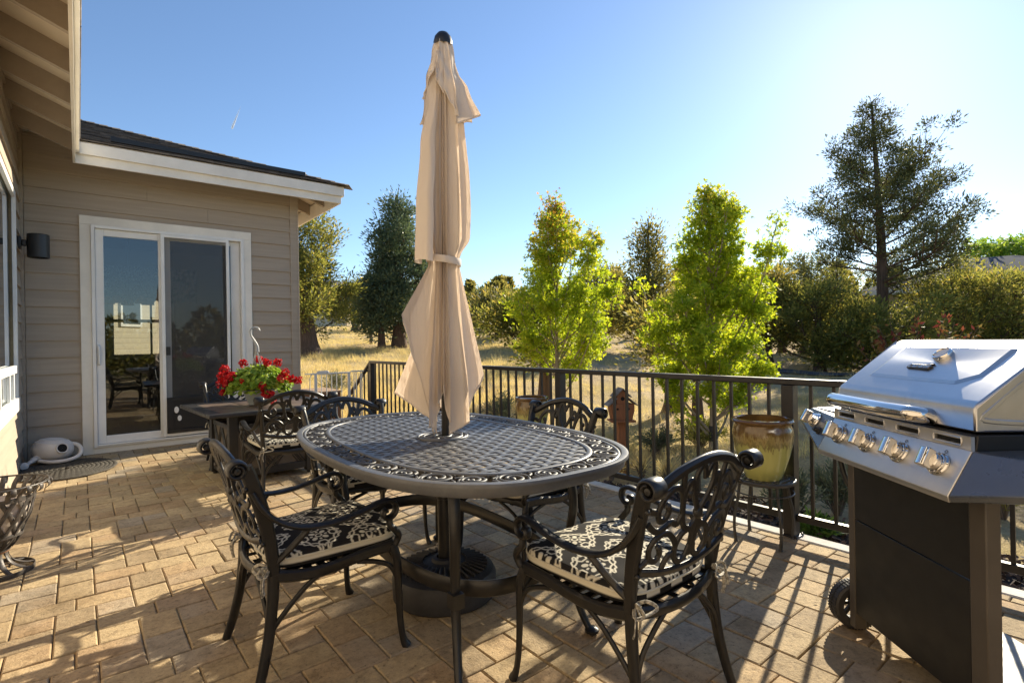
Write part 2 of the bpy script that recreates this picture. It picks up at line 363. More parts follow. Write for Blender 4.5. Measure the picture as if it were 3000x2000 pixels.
# --- dry grass tufts
def blades(C, nb, h0, h1, spread, wd, lean=.5):
    n = len(C) * nb; base = np.repeat(C, nb, 0) + np.concatenate([RNG.normal(0, spread, (n, 2)), np.zeros((n, 1))], 1)
    base[:, 2] = terr(base[:, 0], base[:, 1]) - .01
    sc = np.repeat(RNG.uniform(.6, 1.3, len(C)), nb)
    h = RNG.uniform(h0, h1, n) * sc; az = RNG.uniform(0, 2 * np.pi, n); ln = RNG.uniform(.1, 1, n) * lean
    d = np.stack([np.cos(az) * ln, np.sin(az) * ln, np.ones(n)], 1); d /= np.linalg.norm(d, axis=1)[:, None]
    s_ = np.stack([-np.sin(az + 1), np.cos(az + 1), np.zeros(n)], 1) * wd
    tip = base + d * h[:, None]; mid = base + d * h[:, None] * .55 - np.stack([np.cos(az), np.sin(az), 0 * az], 1) * (h * ln * .12)[:, None]
    V = np.stack([base - s_, base + s_, mid + s_ * .7, tip, mid - s_ * .7], 1).reshape(-1, 3)
    return V, np.arange(5 * n).reshape(-1, 5)
def scatter(n, d0, d1, a0, a1, pw=1.4):
    D = d0 + (d1 - d0) * RNG.random(n) ** pw; t = RNG.uniform(a0, a1, n)
    P = FW[None, :] * D[:, None] + RT[None, :] * (D * t)[:, None]
    ok = ((P[:, 0] > bed_x(P[:, 1]) + .1) | (P[:, 1] > 8.6)) & ~((P[:, 0] < 3.4) & (P[:, 1] < 16) & (P[:, 0] < 2.6))
    return P[ok]
C = scatter(5500, 6, 34, -.45, 1.05); V1, F1 = blades(C, 11, .03, .12, .07, .0022, 1.3)
C = scatter(5200, 9, 48, -.45, .02, 1.1); V2, F2 = blades(C, 16, .10, .30, .10, .0035, .9)
C = scatter(900, 6, 30, 0, 1.0, 1.2); V3, F3 = blades(C, 20, .08, .22, .08, .003, 1.0)
V = np.concatenate([V1, V2, V3]); F = np.concatenate([F1, F2 + len(V1), F3 + len(V1) + len(V2)])
M['drygrass'] = leafmat('dry_grass_blade', [(.1, (.46, .35, .17)), (.45, (.66, .53, .27)), (.75, (.74, .63, .32)), (.95, (.44, .45, .16))], .4)
tag(npmesh('dry_grass', V, F, M['drygrass']), kind='stuff')
# ================================================================ the house
def glassmat(name, tint, refl=.03, ior=1.5):
    m, nt, b, out = newmat(name); nt.nodes.remove(b)
    lw = nd(nt, 'ShaderNodeFresnel', {'IOR': ior})
    mu = nd(nt, 'ShaderNodeMath', {0: lw.outputs[0], 1: 1.6}, operation='MULTIPLY'); ad = nd(nt, 'ShaderNodeMath', {0: mu.outputs[0], 1: refl}, operation='ADD')
    ad.use_clamp = True
    t = nd(nt, 'ShaderNodeBsdfTransparent', {0: c4(tint)}); g = nd(nt, 'ShaderNodeBsdfGlossy', {0: (.95, .97, 1, 1), 'Roughness': .01})
    mx = nd(nt, 'ShaderNodeMixShader', {0: ad.outputs[0], 1: t.outputs[0], 2: g.outputs[0]}); nt.links.new(mx.outputs[0], out.inputs[0])
    return m
M['glass'] = glassmat('window_glass', (.66, .70, .71))
def screenmat():
    m, nt, b, out = newmat('insect_screen')
    b.inputs['Base Color'].default_value = (.11, .105, .10, 1); b.inputs['Roughness'].default_value = .7
    t = nd(nt, 'ShaderNodeBsdfTransparent', {0: (.8, .8, .8, 1)})
    mx = nd(nt, 'ShaderNodeMixShader', {0: .36, 1: t.outputs[0], 2: b.outputs[0]}); nt.links.new(mx.outputs[0], out.inputs[0]); return m
M['screen'] = screenmat()
house = thing('house', 'taupe lap-sided house with white sliding door and brown shingle roof', 'house', (0, 0, 0))
YD, XW, XR = 7.49, -.47, 2.335
EXP = .1795
def siding_x(mb, x0, x1, z0, z1, y):      # boards facing -Y
    k = math.floor(z0 / EXP)
    while k * EXP < z1:
        a = max(z0, k * EXP); b = min(z1, (k + 1) * EXP + .012)
        fa = (a - k * EXP) / EXP; fb = (b - k * EXP) / EXP
        ta, tb = .027 - .019 * fa, .027 - .019 * fb
        cut = [x0] + ([random.uniform(x0 + .3, x1 - .3)] if x1 - x0 > 1 and random.random() < .55 else []) + [x1]
        for q, (xa, xb) in enumerate(zip(cut, cut[1:])):
            xb -= .0022 if xb < x1 else 0; h_ = random.uniform(0, .0012)
            mb.add([(xa, y, a), (xb, y, a), (xb, y - ta - h_, a), (xa, y - ta - h_, a), (xa, y, b), (xb, y, b), (xb, y - tb - h_, b), (xa, y - tb - h_, b)],
               [(0, 1, 2, 3), (4, 7, 6, 5), (3, 2, 6, 7), (0, 3, 7, 4), (1, 5, 6, 2)])
        k += 1
def siding_y(mb, y0, y1, z0, z1, x, sg=1):   # boards facing +X
    k = math.floor(z0 / EXP)
    while k * EXP < z1:
        a = max(z0, k * EXP); b = min(z1, (k + 1) * EXP + .012)
        fa = (a - k * EXP) / EXP; fb = (b - k * EXP) / EXP
        ta, tb = (.027 - .019 * fa) * sg, (.027 - .019 * fb) * sg
        mb.add([(x, y0, a), (x, y1, a), (x + ta, y1, a), (x + ta, y0, a), (x, y0, b), (x, y1, b), (x + tb, y1, b), (x + tb, y0, b)],
               [(0, 1, 2, 3), (4, 7, 6, 5), (3, 2, 6, 7), (0, 3, 7, 4), (1, 5, 6, 2)])
        k += 1
mb = MB()
siding_x(mb, XW + .05, .027, .02, 3.42, YD); siding_x(mb, 1.748, 2.245, .02, 3.42, YD); siding_x(mb, .027, 1.748, 2.624, 3.42, YD)
mb.build('wall', M['siding'], house)
mb = MB()
W0, W1, WZ0, WZ1 = 4.75, 6.86, .62, 2.66
siding_y(mb, W1, YD - .05, .02, 3.5, XW); siding_y(mb, -3, W0, .02, 3.5, XW); siding_y(mb, W0, W1, .02, WZ0, XW); siding_y(mb, W0, W1, WZ1, 3.5, XW)
mb.build('wall', M['siding'], house)
mb = MB(); siding_y(mb, YD + .1, 14, -1.2, 3.42, XR - .01); mb.build('wall', M['siding'], house)
mb = MB()   # sheathing behind the boards and the corner boards
mb.bb(XW, .12, YD, YD + .1, 0, 3.45); mb.bb(1.66, 2.32, YD, YD + .1, -1, 3.45); mb.bb(.12, 1.66, YD, YD + .1, 2.53, 3.45)
mb.bb(2.245, XR, YD - .032, YD, -.3, 3.42); mb.bb(XR - .012, XR + .02, YD - .032, YD + .08, -1.2, 3.42)
mb.bb(XW + .001, XW + .045, YD - .045, YD, 0, 3.5)
mb.bb(XW - .1, XW, -3, W0, 0, 3.6); mb.bb(XW - .1, XW, W1, YD + .1, 0, 3.6); mb.bb(XW - .1, XW, W0, W1, 0, WZ0); mb.bb(XW - .1, XW, W0, W1, WZ1, 3.6)
mb.bb(2.22, 2.32, YD + .1, 14, -1.2, 3.45)
mb.build('corner_board', M['siding'], house, bevel=.002)
# --- roof
EZ = 3.295; SL = .40; OX, OY = 2.86, 6.985; LX = .045
roof = None
def slab(mb, q, th=.018, mi=0):
    n = (Vector(q[1]) - Vector(q[0])).cross(Vector(q[3]) - Vector(q[0])).normalized() * th
    if n.z > 0: n = -n
    mb.add(list(q) + [tuple(Vector(p) + n) for p in q], [(0, 1, 2, 3), (7, 6, 5, 4), (0, 4, 5, 1), (1, 5, 6, 2), (2, 6, 7, 3), (3, 7, 4, 0)], mi)
mb = MB()
NC = 28; ce = .13
for k in range(NC):
    t0, t1 = k * ce, (k + 1) * ce + .05; l0, l1 = .022, .006
    def runs(a, b):
        x = a; o_ = []
        while x < b:
            w_ = random.uniform(.12, .34); o_.append((x, min(b, x + w_))); x += w_
        return o_
    # front plane between valley and hip
    for x0, x1 in runs(LX - t0 - .02, OX - t0):
        h = random.choice((0, 0, .007)) + random.uniform(0, .002)
        xe0, xe1 = min(x0, OX - t1), min(x1, OX - t1)
        slab(mb, [(x0, OY + t0, EZ + SL * t0 + l0 + h), (x1, OY + t0, EZ + SL * t0 + l0 + h), (max(xe1, xe0 + .001), OY + t1, EZ + SL * t1 + l1 + h), (xe0, OY + t1, EZ + SL * t1 + l1 + h)], .012)
    # right plane
    for y0, y1 in runs(OY + t0, 15):
        h = random.choice((0, 0, .007)) + random.uniform(0, .002)
        ye0 = max(y0, OY + t1); ye1 = max(y1, OY + t1 + .001)
        slab(mb, [(OX - t0, y1, EZ + SL * t0 + l0 + h), (OX - t0, y0, EZ + SL * t0 + l0 + h), (OX - t1, ye0, EZ + SL * t1 + l1 + h), (OX - t1, ye1, EZ + SL * t1 + l1 + h)], .012)
    # left wing plane, rising to -x
    for y0, y1 in runs(-3, OY + t0):
        h = random.choice((0, 0, .007)) + random.uniform(0, .002)
        slab(mb, [(LX - t0, y0, EZ + SL * t0 + l0 + h), (LX - t0, y1, EZ + SL * t0 + l0 + h), (LX - t1, y1 + .1, EZ + SL * t1 + l1 + h), (LX - t1, y0, EZ + SL * t1 + l1 + h)], .012)
for k in range(26):  # hip caps
    t = k * .14 - .02
    a = Vector((OX - t, OY + t, EZ + SL * t + .045)); b = Vector((OX - t - .2, OY + t + .2, EZ + SL * (t + .2) + .03))
    d = (b - a).normalized(); sd = Vector((.707, .707, 0)) * .13
    dn = Vector((0, 0, -.036))
    for s_ in (1, -1): slab(mb, [a, a + sd * s_ + dn, b + sd * s_ + dn, b], .008)
roof = mb.build('roof', M['shingle'], house)
# sheathing seen from below, rafters, fascia
mb = MB()
def sheath(q): slab(mb, q, .02)
zz = lambda t: EZ + SL * t - .005
sheath([(LX - .03, -3, zz(.03)), (LX - .03, OY + .03, zz(.03)), (LX - 1.2, OY + 1.2, zz(1.2)), (LX - 1.2, -3, zz(1.2))])
sheath([(LX - .03, OY + .03, zz(.03)), (OX - .03, OY + .03, zz(.03)), (OX - 1.2, OY + 1.2, zz(1.2)), (LX - 1.2, OY + 1.2, zz(1.2))])
sheath([(OX - .03, OY + .03, zz(.03)), (OX - .03, 15, zz(.03)), (OX - 1.2, 15, zz(1.2)), (OX - 1.2, OY + 1.2, zz(1.2))])
mb.build('soffit', M['soffit'], roof)
mb = MB(); rz_ = lambda t: EZ + SL * t - .027
def rafter(p0, p1, t0, t1, th=.042, d0=.165):
    global mb
    a = Vector((p0[0], p0[1], rz_(t0))); b = Vector((p1[0], p1[1], rz_(t1))); d = (b - a); sd = Vector((-d.y, d.x, 0)).normalized() * th / 2; dn = Vector((0, 0, -d0))
    mb.add([a - sd, a + sd, b + sd, b - sd, a - sd + dn, a + sd + dn, b + sd + dn, b - sd + dn], [(0, 1, 2, 3), (7, 6, 5, 4), (0, 4, 5, 1), (1, 5, 6, 2), (2, 6, 7, 3), (3, 7, 4, 0)])
for k in range(16):
    y = 6.80 - .63 * k; mb = MB(); rafter((-.022, y), (-.70, y), .067, .745); mb.build('rafter', M['rafter'], roof)
for k in range(4):
    x = .55 + .61 * k; mb = MB(); rafter((x, 7.048), (x, 7.60), .063, .615); mb.build('rafter', M['rafter'], roof)
for k in range(9):
    y = 7.62 + .61 * k; mb = MB(); rafter((2.77, y), (2.30, y), .09, .56); mb.build('rafter', M['rafter'], roof)
mb = MB(); rafter((2.75, 7.095), (2.30, 7.545), .11, .56, .05)
rf = mb.build('rafter', M['rafter'], roof)
mb = MB()
mb.bb(-.02, .002, -3, 7.02, 3.07, 3.272); mb.bb(.002, .034, -3, 6.988, 3.165, 3.285)
mb.bb(-.02, 2.79, 7.02, 7.042, 3.07, 3.272); mb.bb(.034, 2.822, 6.988, 7.02, 3.165, 3.285)
mb.bb(2.768, 2.79, 7.042, 15, 3.07, 3.272); mb.bb(2.79, 2.822, 7.02, 15, 3.165, 3.285)
mb.build('fascia', M['trimw'], roof, bevel=.003)
mb = MB(); t = .16
mb.bb(.30, 2.36, OY + t - .02, OY + t + .02, EZ + SL * t + .03, EZ + SL * t + .085)
mb.build('snow_guard', M['black'], roof, bevel=.004)
# --- sliding door
door = None
mb = MB()
mb.bb(.025, .12, YD - .042, YD, 0, 2.53); mb.bb(1.66, 1.752, YD - .042, YD, 0, 2.53); mb.bb(.025, 1.752, YD - .044, YD, 2.53, 2.626); mb.bb(.12, 1.66, YD - .036, YD, 0, .068)
mb.build('door_trim', M['trimw'], house, bevel=.003)
mb = MB(); y0, y1 = YD - .06, YD + .06
mb.bb(.121, .155, y0, y1, .069, 2.529); mb.bb(1.625, 1.659, y0, y1, .069, 2.529); mb.bb(.155, 1.625, y0, y1, 2.497, 2.529); mb.bb(.155, 1.625, y0, y1, .069, .10)
mb.bb(.155, 1.625, y0 - .012, y0, .085, .098)
door = mb.build('sliding_door', M['white'], house, bevel=.003)
mb = MB(); y0, y1 = YD - .025, YD + .01
for a, b, c, d in ((.157, .232, .102, 2.495), (.742, .79, .102, 2.495), (.232, .742, .102, .188), (.232, .742, 2.42, 2.495)): mb.bb(a, b, y0, y1, c, d)
mb.build('panel_frame', M['white'], door, bevel=.004)
mb = MB(); y0, y1 = YD + .015, YD + .05
for a, b, c, d in ((.79, .868, .102, 2.495), (1.52, 1.623, .102, 2.495), (.868, 1.52, .102, .15), (.868, 1.52, 2.44, 2.495)): mb.bb(a, b, y0, y1, c, d)
mb.build('panel_frame', M['white'], door, bevel=.004)
mb = MB(); mb.bb(.225, .75, YD - .012, YD - .006, .18, 2.43); mb.build('glass_pane', M['glass'], door)
mb = MB(); mb.bb(.86, 1.53, YD + .03, YD + .036, .14, 2.45); mb.build('glass_pane', M['glass'], door)
mb = MB(); y0, y1 = YD - .075, YD - .058
for a, b, c, d in ((.762, .80, .112, 2.494), (1.452, 1.487, .112, 2.494), (.80, 1.452, .112, .145), (.80, 1.452, 2.462, 2.494)): mb.bb(a, b, y0, y1, c, d)
sf = mb.build('screen_frame', M['white'], door, bevel=.003)
mb = MB(); mb.add([(.798, YD - .066, .14), (1.454, YD - .066, .14), (1.454, YD - .066, 2.465), (.798, YD - .066, 2.465)], [(0, 1, 2, 3)]); mb.build('screen_mesh', M['screen'], door)
mb = MB(); mb.bb(.802, .845, YD - .092, YD - .074, 1.07, 1.17); mb.build('screen_latch', M['black'], door, bevel=.006)
mb = MB()
mb.sweep(catmull([(.178, YD - .03, .99), (.178, YD - .055, 1.01), (.178, YD - .06, 1.09), (.178, YD - .055, 1.17), (.178, YD - .03, 1.19)], 5), rrect(.022, .034), (1, 0, 0)); mb.bb(.160, .198, YD - .032, YD - .024, .965, 1.215)
mb.build('handle', M['white'], door, smooth=40)
mb = MB()
for a, b, c, d in ((.802, 1.36, .15, .19), (.802, 1.36, .53, .57), (.802, .86, .19, .53), (1.30, 1.36, .19, .53)): mb.bb(a, b, YD - .10, YD - .064, c, d)
mb.bb(.86, 1.30, YD - .082, YD - .066, .19, .53)
for cx, cz, r_ in ((.895, .42, .030), (.925, .32, .026)): mb.lathe([(.0001, .002), (r_, .002), (r_, 0)], 24, mi=1, M=Matrix.Translation((cx, YD - .083, cz)) @ Matrix.Rotation(R(90), 4, 'X') @ Matrix.Diagonal((.8, 1.3, 1, 1)))
mb.build('pet_door', [M['black'], M['white']], door, bevel=.004)
# --- window of the left wing
mb = MB(); x0, x1 = XW, XW + .03
mb.bb(x0, x1, W1 - .06, W1, WZ0, WZ1); mb.bb(x0, x1, W0, W0 + .06, WZ0, WZ1); mb.bb(x0, x1, W0 + .06, W1 - .06, WZ1 - .06, WZ1); mb.bb(x0, x1 + .01, W0 - .02, W1, WZ0 - .02, WZ0 + .10)
mb.bb(x0, x1, W0 + .06, W1 - .06, .95, 1.02)
for y in (5.45, 6.15, 6.52): mb.bb(x0, x1 - .006, y - .02, y + .02, .72, .95)
win = mb.build('window', M['white'], house, bevel=.004)
mb = MB(); mb.bb(XW - .02, XW - .014, W0 + .05, W1 - .05, .70, WZ1 - .05); mb.build('window_pane', M['glass'], win)
mb = MB(); yy = W0 - .1; V = []; 
P = [(XW - .22 + .02 * math.sin(k * 1.1), W0 - .2 + k * .03) for k in range(86)]
mb.add([(x, y, .5) for x, y in P] + [(x, y, 2.8) for x, y in P], [(k, k + 1, k + 87, k + 86) for k in range(85)])
mb.build('curtain', mat('sheer_curtain', (.30, .32, .28), .9, 0, .1, 4), win, smooth=60)
# --- the room behind the door
wallm = mat('room_wall', (.30, .24, .17), .9, 0, .06, 3)
mb = MB(); RX0, RX1, RY0, RY1 = -.42, 2.2, YD + .12, 11.2
mb.bb(RX0 - .1, RX0, RY0, RY1, 0, 2.9); mb.bb(RX1 - .02, RX1, RY0, RY1, 0, 2.9)
mb.bb(RX0, .42, RY1, RY1 + .1, 0, 2.9); mb.bb(1.32, RX1, RY1, RY1 + .1, 0, 2.9); mb.bb(.42, 1.32, RY1, RY1 + .1, 0, 1.0); mb.bb(.42, 1.32, RY1, RY1 + .1, 2.2, 2.9)
mb.bb(RX0, RX1, RY0, RY1, 2.85, 2.95); mb.build('interior_wall', wallm, house)
mb = MB(); mb.bb(RX0, RX1, RY0, RY1, -.05, .04); mb.build('interior_floor', mat('wood_floor', (.16, .09, .05), .3, 0, .3, 3, stretch=(1, 10, 1)), house)
mb = MB()
for a, b, c, d in ((.40, .47, .98, 2.22), (1.27, 1.34, .98, 2.22), (.47, 1.27, .98, 1.05), (.47, 1.27, 2.15, 2.22), (.47, 1.27, 1.60, 1.65), (.98, 1.01, 1.05, 2.15)): mb.bb(a, b, RY1 - .03, RY1 + .02, c, d)
mb.build('interior_window', M['white'], house)
mb = MB(); V = []; n = 90
P = [(.2 + k * .0167, RY1 - .09 + .035 * math.sin(k * .75)) for k in range(n)]
mb.add([(x, y, 1.95 + .03 * math.sin(k * .75)) for k, (x, y) in enumerate(P)] + [(x, y, 2.55) for x, y in P], [(k, k + 1, k + n + 1, k + n) for k in range(n - 1)])
vm, vnt, vb, vo_ = newmat('floral_valance'); tc = nd(vnt, 'ShaderNodeTexCoord'); vz = nd(vnt, 'ShaderNodeTexVoronoi', {'Vector': tc.outputs['Object'], 'Scale': 14})
vnt.links.new(ramp(vnt, vz.outputs['Distance'], [(.2, (.22, .14, .12)), (.4, (.45, .40, .36)), (.6, (.12, .11, .13))]), vb.inputs['Base Color']); vb.inputs['Roughness'].default_value = .9
tag(mb.build('valance', vm, None, smooth=60), 'gathered floral valance hanging inside behind the left door glass', 'curtain')
ch = thing('chandelier', 'dark scrolled chandelier with amber glass shades behind the door glass', 'chandelier', (.575, 9.5, 1.85))
mb = MB(); mb.tube([(0, 0, .98), (0, 0, .1)], .006, 6); mb.lathe([(.001, .25), (.03, .2), (.015, .1), (.04, .02), (.001, -.06)], 12)
mb.build('stem', M['iron'], ch, smooth=40)
ambm = mat('amber_glass', (.75, .36, .10), .3, 0, .3, 20)
for k in range(5):
    a = k * 2 * math.pi / 5 + .3; dx, dy = math.cos(a), math.sin(a)
    mb = MB(); mb.tube(catmull([(0, 0, .02), (dx * .1, dy * .1, .18), (dx * .2, dy * .2, .2), (dx * .25, dy * .25, .1), (dx * .25, dy * .25, .02)], 6), .007, 6); mb.build('arm', M['iron'], ch, smooth=40)
    mb = MB(); mb.lathe([(.02, .06), (.045, .04), (.075, -.01), (.085, -.05)], 18, (dx * .25, dy * .25, 0)); mb.build('lamp_shade', ambm, ch, smooth=40)
# --- wall lamp
lamp = thing('wall_lamp', 'black cylinder wall lamp mounted beside the large window', 'wall lamp', (XW + .02, 7.10, 2.20))
mb = MB(); mb.bb(0, .03, -.055, .055, -.04, .08); mb.bb(.03, .07, -.03, .03, -.01, .05); mb.build('bracket', M['black'], lamp, bevel=.008)
mb = MB(); mb.lathe([(.001, .115), (.082, .115), (.088, .108), (.088, -.118), (.082, -.12), (.08, -.06), (.001, -.05)], 40, (.155, 0, 0)); mb.build('lamp_shade', M['black'], lamp, smooth=40)
# ================================================================ cast aluminium chair
def cushion_pattern():
    # returns f(x, y) arrays -> mask of cream motif; tile of .20 m
    T = .162
    segs = []; fills = []
    def loop(pts, close=True):
        pts = [Vector((p[0], p[1], 0)) for p in pts]; c = catmull(pts, 4, close)
        for i in range(len(c) - (0 if close else 1)): segs.append((c[i].x, c[i].y, c[(i + 1) % len(c)].x, c[(i + 1) % len(c)].y))
    def rot(pts, a, o=(0, 0)): ca, sa = math.cos(a), math.sin(a); return [(o[0] + x * ca - y * sa, o[1] + x * sa + y * ca) for x, y in pts]
    el = []
    for k in range(4):
        a = math.pi / 4 + k * math.pi / 2; el.append((.027 * math.cos(a), .027 * math.sin(a), a, .0115, .0085))
        a = k * math.pi / 2; el.append((.026 * math.cos(a), .026 * math.sin(a), a, .0058, .0045))
    tul = [(.0, -.010), (.010, -.016), (.026, -.018), (.022, -.008), (.030, 0), (.022, .008), (.026, .018), (.010, .016), (.0, .010)]
    for k in range(4): 
        c = rot(tul, k * math.pi / 2, (.040 * math.cos(k * math.pi / 2), .040 * math.sin(k * math.pi / 2)))
        for i in range(len(c)): segs.append((*c[i], *c[(i + 1) % len(c)]))
    leaf = [(0, 0), (.014, .013), (.036, .016), (.050, .006), (.038, .004), (.024, .002), (.020, -.004), (.010, -.004)]
    for k in range(4):
        a = math.pi / 4 + k * math.pi / 2
        o = (.062 * math.cos(a), .062 * math.sin(a))
        loop(rot(leaf, a + math.pi / 2 - .2, o)); loop(rot([(x, -y) for x, y in leaf], a - math.pi / 2 + .2, o))
    S_ = np.array(segs)
    def f(x, y):
        h = T / 2
        row = np.floor((y + h) / T); xs = x + (row % 2) * h
        u = np.mod(xs + h, T) - h; v = np.mod(y + h, T) - h
        d = np.full(u.shape, 9.)
        for x0, y0, x1, y1 in S_:
            dx, dy = x1 - x0, y1 - y0; L2 = dx * dx + dy * dy + 1e-12
            t = np.clip(((u - x0) * dx + (v - y0) * dy) / L2, 0, 1)
            d = np.minimum(d, (u - x0 - t * dx) ** 2 + (v - y0 - t * dy) ** 2)
        d = np.sqrt(d) - .0029
        r = np.hypot(u, v); d = np.minimum(d, np.abs(r - .0105) - .0026)
        for cx, cy, a, ra, rb in el:
            ca, sa = math.cos(a), math.sin(a); p = ((u - cx) * ca + (v - cy) * sa) / ra; q = (-(u - cx) * sa + (v - cy) * ca) / rb
            d = np.minimum(d, (np.hypot(p, q) - 1) * rb)
        return d
    return f
PAT = cushion_pattern()
def fabric_mat():
    m, nt, b, out = newmat('cushion_fabric')
    at_ = nd(nt, 'ShaderNodeAttribute', attribute_name='motif'); tc = nd(nt, 'ShaderNodeTexCoord')
    wv = nd(nt, 'ShaderNodeTexNoise', {'Vector': tc.outputs['Object'], 'Scale': 420, 'Detail': 2})
    mx = nd(nt, 'ShaderNodeMixRGB', {'Fac': at_.outputs['Fac'], 'Color1': (.020, .019, .019, 1), 'Color2': (.60, .56, .45, 1)})
    nt.links.new(mx.outputs[0], b.inputs['Base Color']); b.inputs['Roughness'].default_value = .9
    b.inputs['Specular IOR Level'].default_value = .12
    bp = nd(nt, 'ShaderNodeBump', {'Height': wv.outputs['Fac'], 'Strength': .25, 'Distance': .001}); nt.links.new(bp.outputs[0], b.inputs['Normal'])
    return m
M['fabric'] = fabric_mat(); M['cream'] = mat('cream_piping', (.60, .55, .42), .75, 0, .08, 30, .2, 300)
def cushion_outline(k):   # parametric outline (u along width) rounded trapezoid with concave corners at the back
    n = 4000; pts = []
    for i in range(n):
        a = 2 * math.pi * i / n; ca, sa = math.cos(a), math.sin(a); e = 2 / 5.5
        x = math.copysign(abs(ca) ** e, ca); y = math.copysign(abs(sa) ** e, sa)
        pts.append((x * (.232 + .022 * y) * k, y * .240 * k + .026))
    P = np.array(pts + pts[:1]); s = np.concatenate([[0], np.cumsum(np.hypot(*np.diff(P, axis=0).T))]); q = np.linspace(0, s[-1], 561)[:-1]
    return list(zip(np.interp(q, s, P[:, 0]).tolist(), np.interp(q, s, P[:, 1]).tolist()))
def build_cushion():
    n = 560; ring = cushion_outline(1); C = (0, .026)
    prof = []   # (scale, z, kind)
    zt, zb = .062, .0
    for k in range(70):
        s = k / 70; prof.append((s, None))
    V = []; mot = []; F = []
    top = []
    NR = 110
    def zfun(s): return .054 + .022 * (1 - s ** 2.4)
    ss = list(np.linspace(.012, .97, NR))
    for s in ss: top.append((s, zfun(s)))
    for a in np.linspace(8, 90, 9)[0:]:
        top.append((.97 + .03 * math.sin(R(a)), .052 - .0 + zfun(.97) - zfun(.97) - .015 * (1 - math.cos(R(a)))))
    for z in (.032, .026, .020, .014, .008): top.append((1.0 if z > .01 else .985, z))
    top.append((.95, 0.0))
    K = len(top)
    for s, z in top:
        for x, y in ring: V.append((C[0] + (x - C[0]) * s, C[1] + (y - C[1]) * s, z))
    V = np.array(V)
    # wrinkles and sag
    V[:, 2] += np.where(V[:, 2] > .03, .0022 * np.sin(V[:, 0] * 34 + V[:, 1] * 11) * np.sin(V[:, 1] * 26 - V[:, 0] * 9), 0)
    d = PAT(V[:, 0] + .012, V[:, 1] + .03); mot = np.clip(.5 - d / .0018, 0, 1)
    # side bands
    idx = np.repeat(np.arange(K), n); th = np.tile(np.arange(n), K)
    side = idx >= NR + 9 - 1
    back = V[:, 1] < -.195
    sgn = (np.abs(V[:, 0]) > .17) & ~back
    band = np.where(back, ((th // 19) % 2 == 0) * 1., np.where(sgn, 1., 0.))
    ins = (idx >= NR + 9) & (idx < NR + 12)
    mot = np.where(side, np.where(ins, band, 0), mot)
    for i in range(K - 1):
        for q in range(n): F.append((i * n + q, i * n + (q + 1) % n, (i + 1) * n + (q + 1) % n, (i + 1) * n + q))
    F.append(tuple(range(n))); F.append(tuple((K - 1) * n + q for q in range(n - 1, -1, -1)))
    me = bpy.data.meshes.new('cushion'); me.from_pydata(V.tolist(), [], F); me.materials.append(M['fabric']); me.shade_smooth()
    at_ = me.attributes.new('motif', 'FLOAT', 'POINT'); at_.data.foreach_set('value', mot.astype(np.float32))
    me.update(); o = bpy.data.objects.new('cushion', me); COL.objects.link(o); return o
